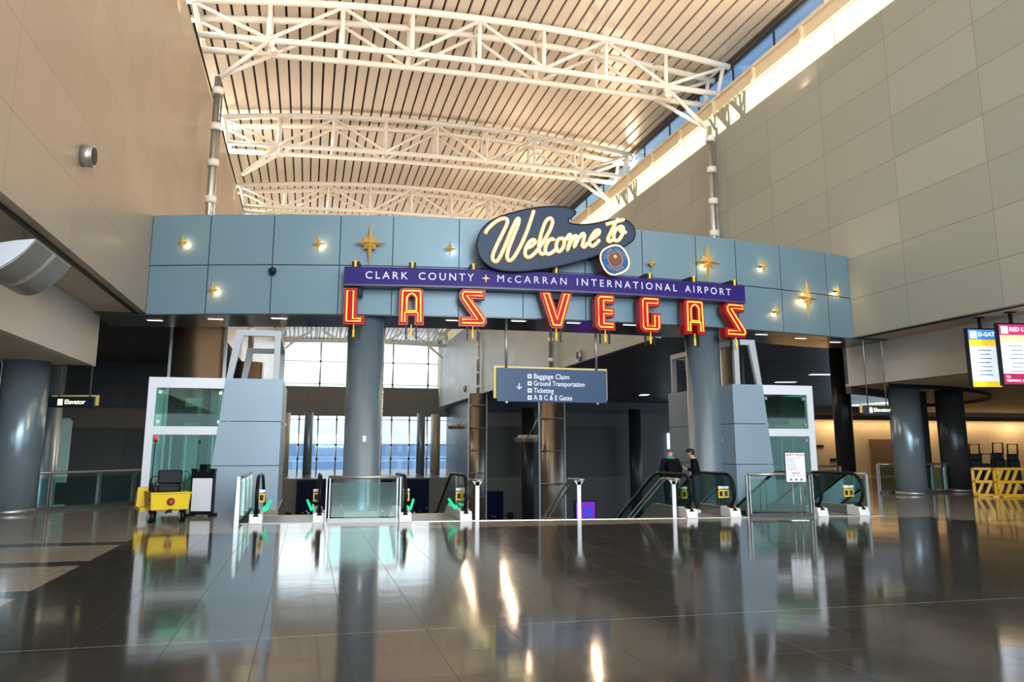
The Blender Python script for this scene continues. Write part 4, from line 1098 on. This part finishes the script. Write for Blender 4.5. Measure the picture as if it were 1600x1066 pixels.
# bright sidelight of glass at the far right behind the people
t = thing('glass_doorway', 'narrow bright glass opening in the far wall behind the bald person', 'doorway', (at_y(1048, 706, 95.9).x, 95.9, -1.7))
w = MB(); w.box((-.42, 0, 0), (.42, .1, 5.3), emis('daylit_glass', (.62, .85, 1.0), 1.4)); w.build('pane', None, t)
w = MB(); w.box((-.5, -.05, 3.2), (.5, .0, 3.3)); w.build('transom', M_dark, t)

# ------------------------------------------------------------------ left: lit glass door
p = at_t(75, 755, 40)
t = thing('glass_door', 'pale green glass door panel in the dark wall at left', 'door', (p.x, p.y, 0), 0)
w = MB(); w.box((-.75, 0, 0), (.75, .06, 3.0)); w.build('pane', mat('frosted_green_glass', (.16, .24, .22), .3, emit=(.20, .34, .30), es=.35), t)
w = MB(); w.box((-.8, -.03, 0), (-.74, .1, 3.1)); w.box((.74, -.03, 0), (.8, .1, 3.1)); w.box((-.8, -.03, 3.0), (.8, .1, 3.1)); w.box((-.02, -.03, 0), (.02, .1, 3.0)); w.build('frame', M_steel, t)
# ceiling slot lights of the side spaces
M_fl = emis('fluorescent', (.95, .97, 1.0), 2.0)
def strip(u0, v0, u1, lab, z=ZC-.01, d=.35):
    a, b = at_z(u0, v0, z), at_z(u1, v0, z)
    c = (a+b)/2
    t = thing('ceiling_strip_light', lab, 'ceiling light', (c.x, c.y, z), math.atan2(b.y-a.y, b.x-a.x), group='strip lights in the dark ceilings')
    L = (b-a).length/2
    w = MB(); w.box((-L-.08, -d-.08, -.02), (L+.08, d+.08, .005)); w.build('housing', M_white, t)
    w = MB(); w.box((-L, -d, -.035), (L, d, -.02)); w.build('diffuser', M_fl, t)
strip(98, 605, 126, 'strip light in the dark ceiling above the left elevator sign', d=.6)
strip(187, 612, 209, 'strip light in the dark ceiling left of the left elevator', d=.6)
strip(1328, 555, 1374, 'strip light nearest the right wall, highest of the right ceiling row')
strip(1308, 572, 1362, 'second strip light of the right ceiling row')
strip(1266, 585, 1305, 'third strip light of the right ceiling row')
strip(1212, 597, 1243, 'lowest strip light just above the right elevator')
strip(1000, 617, 1013, 'strip light in the ceiling left of the people', d=.8)
# cove washing the tan wall
light('cove_wall', 'AREA', (44, 42.9, 3.25), 420, (1.0, .72, .40), 34, .25, target=(44, 43.6, 1.6))
for x_ in (31, 37, 44, 51): light('cove_spot', 'SPOT', (x_, 42.3, 3.3), 110, (1.0, .72, .40), spot=2.2, radius=.2, target=(x_, 43.4, 1.6))

# ------------------------------------------------------------------ yellow cart
p = at_z(256, 818)
cart = thing('electric_cart', 'small yellow electric cart seen from behind with black seat back', 'cart', (p.x+.10, p.y, 0), math.radians(19)); cart.scale = (.84, .82, .84)
B = .50
w = MB()
w.hexa([Vector(q) for q in ((-B*.93, 0, .33), (B*.93, 0, .33), (B*.93, 1.0, .33), (-B*.93, 1.0, .33), (-B, -.06, .76), (B, -.06, .76), (B, 1.0, .76), (-B, 1.0, .76))])
w.build('rear_body', M_yellow, cart, bevel=.03)
w = MB(); w.box((-B*1.02, -.09, .75), (B*1.02, 1.02, .79)); w.build('body_rim', mat('cart_yellow_rim', (.70, .50, .02), .35), cart, bevel=.01)
w = MB(); w.hexa([Vector(q) for q in ((-B*1.15, 1.0, .25), (B*.9, 1.0, .25), (B*.8, 2.3, .25), (-B*1.1, 2.3, .25), (-B*1.15, 1.0, .35), (B*.9, 1.0, .35), (B*.8, 2.3, .35), (-B*1.1, 2.3, .35))]); w.build('floor_pan', M_yellow, cart)
w = MB(); w.hexa([Vector(q) for q in ((-B*1.1, 1.9, .3), (B*.8, 1.9, .3), (B*.7, 2.4, .3), (-B*1.05, 2.4, .3), (-B*1.0, 2.1, .86), (B*.7, 2.1, .86), (B*.6, 2.4, .80), (-B*.95, 2.4, .80))]); w.build('front_cowl', M_yellow, cart, bevel=.03)
w = MB(); w.box((-B*.8, .25, .79), (B*.62, .95, .95)); w.build('seat', M_black, cart, bevel=.03)
w = MB(); w.box((-B*.62, .18, .95+.06), (B*.58, .28, 1.36)); w.build('seat_back', M_black, cart, bevel=.03)
w = MB()
for s_ in (-.55, .5): w.tube([(B*s_, .2, .78), (B*s_, .2, 1.1)], .018, n=6)
w.tube([(-B*.55, .24, 1.0), (B*.5, .24, 1.0)], .018, n=6); w.build('seat_posts', M_dark, cart)
for s_ in (-.85, .70): w = MB(); w.tube([(B*s_, .2, .80), (B*s_, .2, 1.02), (B*s_, .7, 1.02), (B*s_, .7, .8)], .018, n=6); w.build('arm_rail', M_dark, cart)
w = MB(); w.tube([(0, -.05, .55), (0, -.085, .55)], .095, M_dark, n=20); w.tube([(0, -.085, .55), (0, -.105, .55)], [.075, .05], mat('lamp_red', (.55, .01, .015), .2, coat=.5), n=20); w.build('tail_light', None, cart)
for s_ in (-.80, .72):
    w = MB(); w.tube([(B*s_-.07, .22, .17), (B*s_+.07, .22, .17)], .17, M_black, n=22); w.tube([(B*s_-.075, .22, .17), (B*s_-.07, .22, .17)], .10, M_white, n=16); w.build('rear_wheel', None, cart)
w = MB(); w.tube([(-.10, 2.1, .15), (.02, 2.1, .15)], .15, M_black, n=22); w.build('front_wheel', None, cart)
w = MB(); w.tube([(-B*.98, .1, .55), (-B*.92, .1, 2.12)], .014, n=8); w.build('beacon_pole', M_dark, cart)
w = MB(); w.lathe([(.05, 2.10), (.06, 2.13)], (-B*.92, .1, 0), 14, M_dark); w.lathe([(.05, 2.13), (.048, 2.22), (.035, 2.26)], (-B*.92, .1, 0), 14, mat('beacon_red', (.75, .03, .02), .25, emit=(.8, .05, .02), es=.3)); w.build('beacon', None, cart)
w = MB(); w.box((-.04, -.11, .27), (.04, -.02, .36)); w.tube([(0, -.02, .33), (0, .5, .24)], .03, n=6); w.build('tow_hitch', M_dark, cart)
w = MB(); w.tube([(-.1, 1.55, .3), (-.1, 1.75, 1.0)], .02, n=6); w.tube([(-.1+.16*math.cos(a*PI/8), 1.72+.05*math.sin(a*PI/8), 1.0+.15*math.sin(a*PI/8)) for a in range(16)], .014, n=6, closed=True); w.build('steering_wheel', M_dark, cart)

# ------------------------------------------------------------------ board stand beside the cart
p = at_z(313, 807)
s = thing('board_stand', 'black framed stand with blank white panel beside the yellow cart', 'sign stand', (p.x, p.y, 0), math.radians(-14))
w = MB(); w.box((-.29, 0, .04), (.29, .10, 1.07)); w.build('body', M_black, s, bevel=.015)
w = MB(); w.box((-.24, -.012, .12), (.24, 0, .90)); w.build('white_panel', M_whitebright, s)
w = MB(); w.box((-.29, -.02, 1.07), (-.16, .12, 1.13)); w.box((.16, -.02, 1.07), (.29, .12, 1.13)); w.box((-.07, 0, 1.07), (.07, .1, 1.10)); w.build('top_lugs', M_black, s)
w = MB(); w.box((-.3, -.12, 0), (-.22, .3, .06)); w.box((.22, -.12, 0), (.3, .3, .06)); w.build('feet', M_black, s)

# ------------------------------------------------------------------ safety rules sign
p = at_z(1248, 813)
s = thing('safety_sign', 'white safety rules sign on two thin legs in front of the right escalators', 'sign', (p.x, p.y, 0), math.radians(-14))
w = MB(); w.box((-.24, 0, .84), (.24, .03, 1.53)); w.build('board', M_dark, s)
w = MB(); w.box((-.225, -.006, .855), (.225, 0, 1.515)); w.build('sheet', M_white, s)
for q in (-.085, .085): w = MB(); w.tube([(q, .015, 0), (q, .015, .84)], .011, n=8); w.build('leg', M_steel, s)
w = MB(); w.box((-.2, -.12, 0), (.2, .15, .012)); w.build('base_plate', M_steel, s)
M_rt = mat('safety_red', (.55, .02, .08), .5); M_gt = mat('safety_grey', (.12, .12, .22), .5)
o = text('heading', 'SAFETY RULES', .07, M_rt, s, pos=(-.0, -.009, 1.465), depth=.001, align='CENTER', bold=.001)
for i, tx in enumerate(('No strollers or carts', 'Hold handrail', 'Face forward', 'Attend children', 'Keep feet clear', 'No luggage carts')):
    text('rule_line', tx, .036, M_gt, s, pos=(-.20, -.009, 1.40-.052*i), depth=.001)
text('heading', 'PARENTS', .05, M_rt, s, pos=(0, -.009, 1.05), depth=.001, align='CENTER', bold=.001)
text('rule_line', 'Hold children by the hand', .034, M_gt, s, pos=(0, -.009, 1.0), depth=.001, align='CENTER')
w = MB()
for q in (-.12, 0, .12): w.box((q-.025, -.009, .885), (q+.025, -.006, .93))
w.build('pictograms', MC['safety_grey'], s)

# ------------------------------------------------------------------ yellow plastic barriers at right
def barrier(u, v, lab, rz=0., L=1.2):
    p = at_z(u, v); t = thing('plastic_barrier', lab, 'barrier', (p.x, p.y, 0), rz, group='yellow plastic barriers')
    H_ = .98
    w = MB()
    w.box((0, 0, 0), (L, .08, .10)); w.box((0, 0, H_-.09), (L, .08, H_)); w.box((0, 0, 0), (.1, .08, H_)); w.box((L-.1, 0, 0), (L, .08, H_)); w.box((0, 0, .45), (L, .08, .55))
    for k in range(int((L-.3)/.24)):
        for z0, z1 in ((.1, .45), (.55, H_-.09)):
            x_ = .1 + k*.25
            d = .16 if z0 > .3 else .16
            w.hexa([Vector(q) for q in ((x_, 0, z0), (x_+.11, 0, z0), (x_+.11, .08, z0), (x_, .08, z0), (x_+d, 0, z1), (x_+d+.11, 0, z1), (x_+d+.11, .08, z1), (x_+d, .08, z1))])
    w.build('lattice_panel', M_barrier, t, bevel=.012)
    for q in (.12, L-.3): w = MB(); w.box((q, -.22, 0), (q+.18, .3, .06)); w.build('foot', M_barrier, t)
barrier(1521, 776, 'left one of the yellow lattice plastic barriers at the right edge', math.radians(-38), .86)
barrier(1556, 777, 'right one of the yellow lattice plastic barriers at the right edge', math.radians(-14))
# dark silhouettes behind the barriers: stacked black carts
for i, (u, h) in enumerate(((1528, 1.9), (1545, 1.5), (1565, 1.95), (1588, 1.9))):
    p = at_z(u, 762); t = thing('luggage_cart', 'black folded luggage cart behind the yellow barriers, %s' % ('leftmost', 'second from left', 'third from left', 'rightmost')[i], 'cart', (p.x, p.y, 0), math.radians(-20), group='black carts behind the barriers')
    w = MB(); w.box((-.22, 0, .2), (.22, .08, h-.5)); w.box((-.24, -.25, .12), (.24, .6, .2)); w.build('frame', M_dark, t)
    w = MB(); w.tube([(-.2, 0, h-.55), (-.2, -.05, h-.1), (.2, -.05, h-.1), (.2, 0, h-.55)], .035, n=8); w.build('handle', M_dark, t)
    for a in (-.2, .2):
        for b in (-.15, .5): w = MB(); w.tube([(a-.025, b, .09), (a+.025, b, .09)], .09, n=14); w.build('wheel', M_black, t)
    w = MB(); w.box((-.2, -.18, .2), (.2, .3, h-.75)); w.build('load_bag', M_dark, t, bevel=.05)

# ------------------------------------------------------------------ people
def skin(name, chain, edges, m, parent, sub=1, root=0):
    me = bpy.data.meshes.new(name); me.from_pydata([c[0] for c in chain], edges, [])
    o = bpy.data.objects.new(name, me); COL.objects.link(o); o.parent = parent; me.materials.append(m)
    md = o.modifiers.new('skin', 'SKIN'); md.use_smooth_shade = True
    for i, c in enumerate(chain):
        r = c[1]; sv = me.skin_vertices[0].data[i]; sv.radius = r if isinstance(r, tuple) else (r, r); sv.use_root = (i == root)
    o.modifiers.new('sub', 'SUBSURF').levels = sub; o.modifiers['sub'].render_levels = sub
    return o
def person(p, rz, lab, pose):
    t = thing('person', lab, 'person', p, rz)
    back = pose == 'back'
    # skeleton, person faces -y
    V = []; E = []
    def add(co, r, par=None):
        V.append((Vector(co), r)); i = len(V)-1
        if par is not None: E.append((par, i))
        return i
    pel = add((0, 0, .92), .08); sp1 = add((0, .0, 1.10), .08, pel)
    lean = 0 if back else -.05
    ch = add((0, lean, 1.30), (.16, .11), sp1); nk = add((0, lean-.01, 1.43), .055, ch)
    hb = add((0, lean-(.0 if back else .06), 1.50), .07, nk); hd = add((0, lean-(.01 if back else .09), 1.57), .088, hb); ht = add((0, lean-(.0 if back else .09), 1.63), .065, hd)
    hands = []
    for s_ in (-1, 1):
        sh = add((s_*.19, lean, 1.38), .052, ch)
        if back: el = add((s_*.26, .03, 1.10), .042, sh); wr = add((s_*.25, -.05, .87), .028, el); hd_ = add((s_*.245, -.08, .80), (.03, .018), wr)
        else: el = add((s_*.23, -.02, 1.12), .042, sh); wr = add((s_*.08, -.25, 1.14), .028, el); hd_ = add((s_*.055, -.30, 1.17), (.03, .018), wr)
        d = Vector((0, -.02, -.06)) if back else Vector((-s_*.02, -.05, .03))
        for k in range(4):
            o_ = Vector(((k-1.5)*.017, 0, 0)) if back else Vector((0, -.0, (k-1.5)*.017))
            ln = (.85, 1., .95, .75)[k]
            f1 = add(V[hd_][0] + o_ + d*.5*ln, .009, hd_); f2 = add(V[f1][0] + d*.5*ln + (Vector((0, -.012, 0)) if back else Vector((-s_*.015, .0, 0))), .008, f1); add(V[f2][0] + d*.35*ln + (Vector((0, -.02, 0)) if back else Vector((-s_*.02, .01, 0))), .007, f2)
        th = add(V[hd_][0] + Vector((-s_*.025, -.02, .01)), .010, hd_); add(V[th][0] + d*.5 + Vector((-s_*.008, 0, 0)), .008, th)
        hp = add((s_*.095, 0, .84), .075, pel); kn = add((s_*.115, -.02, .48), .06, hp); an = add((s_*.12, .02, .09), .04, kn); add((s_*.13, -.10, .05), .038, an)
    skin('body', V, E, M_skin, t, 2)
    # face details
    hx, hy, hz_ = V[hd][0]
    w = MB()
    for s_ in (-1, 1): w.sphere((s_*.03, hy-.083, hz_), .011, n=6)
    w.build('eyes', M_dark, t)
    w = MB(); w.tube([(0, hy-.085, hz_+.005), (0, hy-.108, hz_-.025)], [.008, .014], n=8); w.build('nose', M_skin, t)
    w = MB(); w.tube([(-.022, hy-.082, hz_-.05), (0, hy-.087, hz_-.052), (.022, hy-.082, hz_-.05)], .005, n=6); w.build('mouth', mat('lips', (.40, .14, .12), .5), t)
    w = MB()
    for s_ in (-1, 1): w.sphere((s_*.088, hy+.01, hz_-.005), .026, n=8, sc=(.4, .7, 1.1))
    w.build('ears', M_skin, t)
    # clothing
    top = mat('black_cloth', (.006, .007, .008), .9, spec=.1); jeans = mat('dark_jeans', (.018, .030, .050) if not back else (.010, .013, .020), .8) if False else (mat('dark_jeans', (.008, .016, .028), .9) if not back else mat('black_trousers', (.010, .012, .018), .8))
    C = []; E2 = []
    def ad2(co, r, par=None):
        C.append((Vector(co), r)); i = len(C)-1
        if par is not None: E2.append((par, i))
        return i
    a = ad2((0, 0, .84), (.155, .13)); b = ad2((0, 0, 1.04), (.16, .135), a); c = ad2((0, lean, 1.29), (.21, .165), b); n_ = ad2((0, lean-.005, 1.42), .085, c)
    for s_ in (-1, 1):
        sh = ad2((s_*.19, lean, 1.36), .085, c)
        if back: el = ad2((s_*.265, .03, 1.10), .062, sh); ad2((s_*.25, -.05, .88), .045, el)
        else: el = ad2((s_*.235, -.02, 1.12), .06, sh); ad2((s_*.10, -.23, 1.14), .042, el)
    skin('jacket' if back else 'sweater', C, E2, top, t, 2)
    C = []; E2 = []
    a = ad2((0, 0, 1.06), (.13, .115))
    for s_ in (-1, 1):
        h_ = ad2((s_*.095, 0, .84), .115, a); k_ = ad2((s_*.115, -.02, .48), .08, h_); ad2((s_*.12, .02, .10), .062, k_)
    skin('trousers', C, E2, jeans, t, 2)
    for s_ in (-1, 1):
        w = MB(); w.sphere((s_*.13, -.04, .05), .05, n=10, sc=(1, 2.6, 1)); w.build('shoe', mat('shoe_white', (.7, .7, .7), .5) if not back else M_black, t)
    if back:
        w = MB(); w.box((-.15, .13, .98), (.15, .28, 1.38)); w.build('backpack', mat('backpack_black', (.005, .005, .008), .9, spec=.1), t, bevel=.05)
        w = MB(); w.tube([(-.09, lean+.02, 1.42), (-.05, lean+.09, 1.44), (.05, lean+.09, 1.44), (.09, lean+.02, 1.42), (.05, lean-.06, 1.43), (-.05, lean-.06, 1.43)], .035, n=8, closed=True); w.build('teal_scarf', mat('teal_cloth', (.02, .26, .22), .8), t)
        w = MB(); w.sphere((hx, hy+.012, hz_+.02), .091, n=10, sc=(1, 1.05, 1)); bmesh.ops.bisect_plane(w.bm, geom=w.bm.verts[:]+w.bm.edges[:]+w.bm.faces[:], plane_co=(0, 0, hz_+.0), plane_no=(0, -.35, 1), clear_inner=True); w.build('short_hair', mat('cropped_hair', (.11, .055, .035), .7), t)
    else:
        w = MB(); w.sphere((hx, hy+.02, hz_+.015), .098, n=12, sc=(1, 1.08, 1.0)); bmesh.ops.bisect_plane(w.bm, geom=w.bm.verts[:]+w.bm.edges[:]+w.bm.faces[:], plane_co=(0, hy, hz_-.01), plane_no=(0, .75, .65), clear_inner=True); w.build('dark_hair', mat('hair_black', (.008, .007, .007), .5), t)
        w = MB(); w.sphere((hx, hy, hz_+.06), .10, n=12, sc=(1, 1.1, .62)); w.hexa([Vector(q) for q in ((-.07, hy-.06, hz_+.035), (.07, hy-.06, hz_+.035), (.06, hy-.19, hz_+.0), (-.06, hy-.19, hz_+.0), (-.07, hy-.06, hz_+.05), (.07, hy-.06, hz_+.05), (.06, hy-.19, hz_+.012), (-.06, hy-.19, hz_+.012))]); w.build('cap', M_dark, t)
    t.scale = (.95, .95, .95)
    return t
pA = at_t(1050, 796, 21.3); pB = at_t(1090, 798, 21.0)
person((pA.x, pA.y, .01), math.radians(170), 'bald person in black jacket with backpack and teal collar, seen from behind', 'back')
person((pB.x, pB.y, .01), math.radians(-112), 'person in dark cap and black sweater looking down at a phone', 'side')
ph = thing('mobile_phone', 'small dark phone held by the person in the cap', 'phone', (pB.x, pB.y, .01), math.radians(-112))
w = MB(); w.box((-.035, -.345, 1.11), (.035, -.335, 1.25)); w.build('phone_body', M_dark, ph)
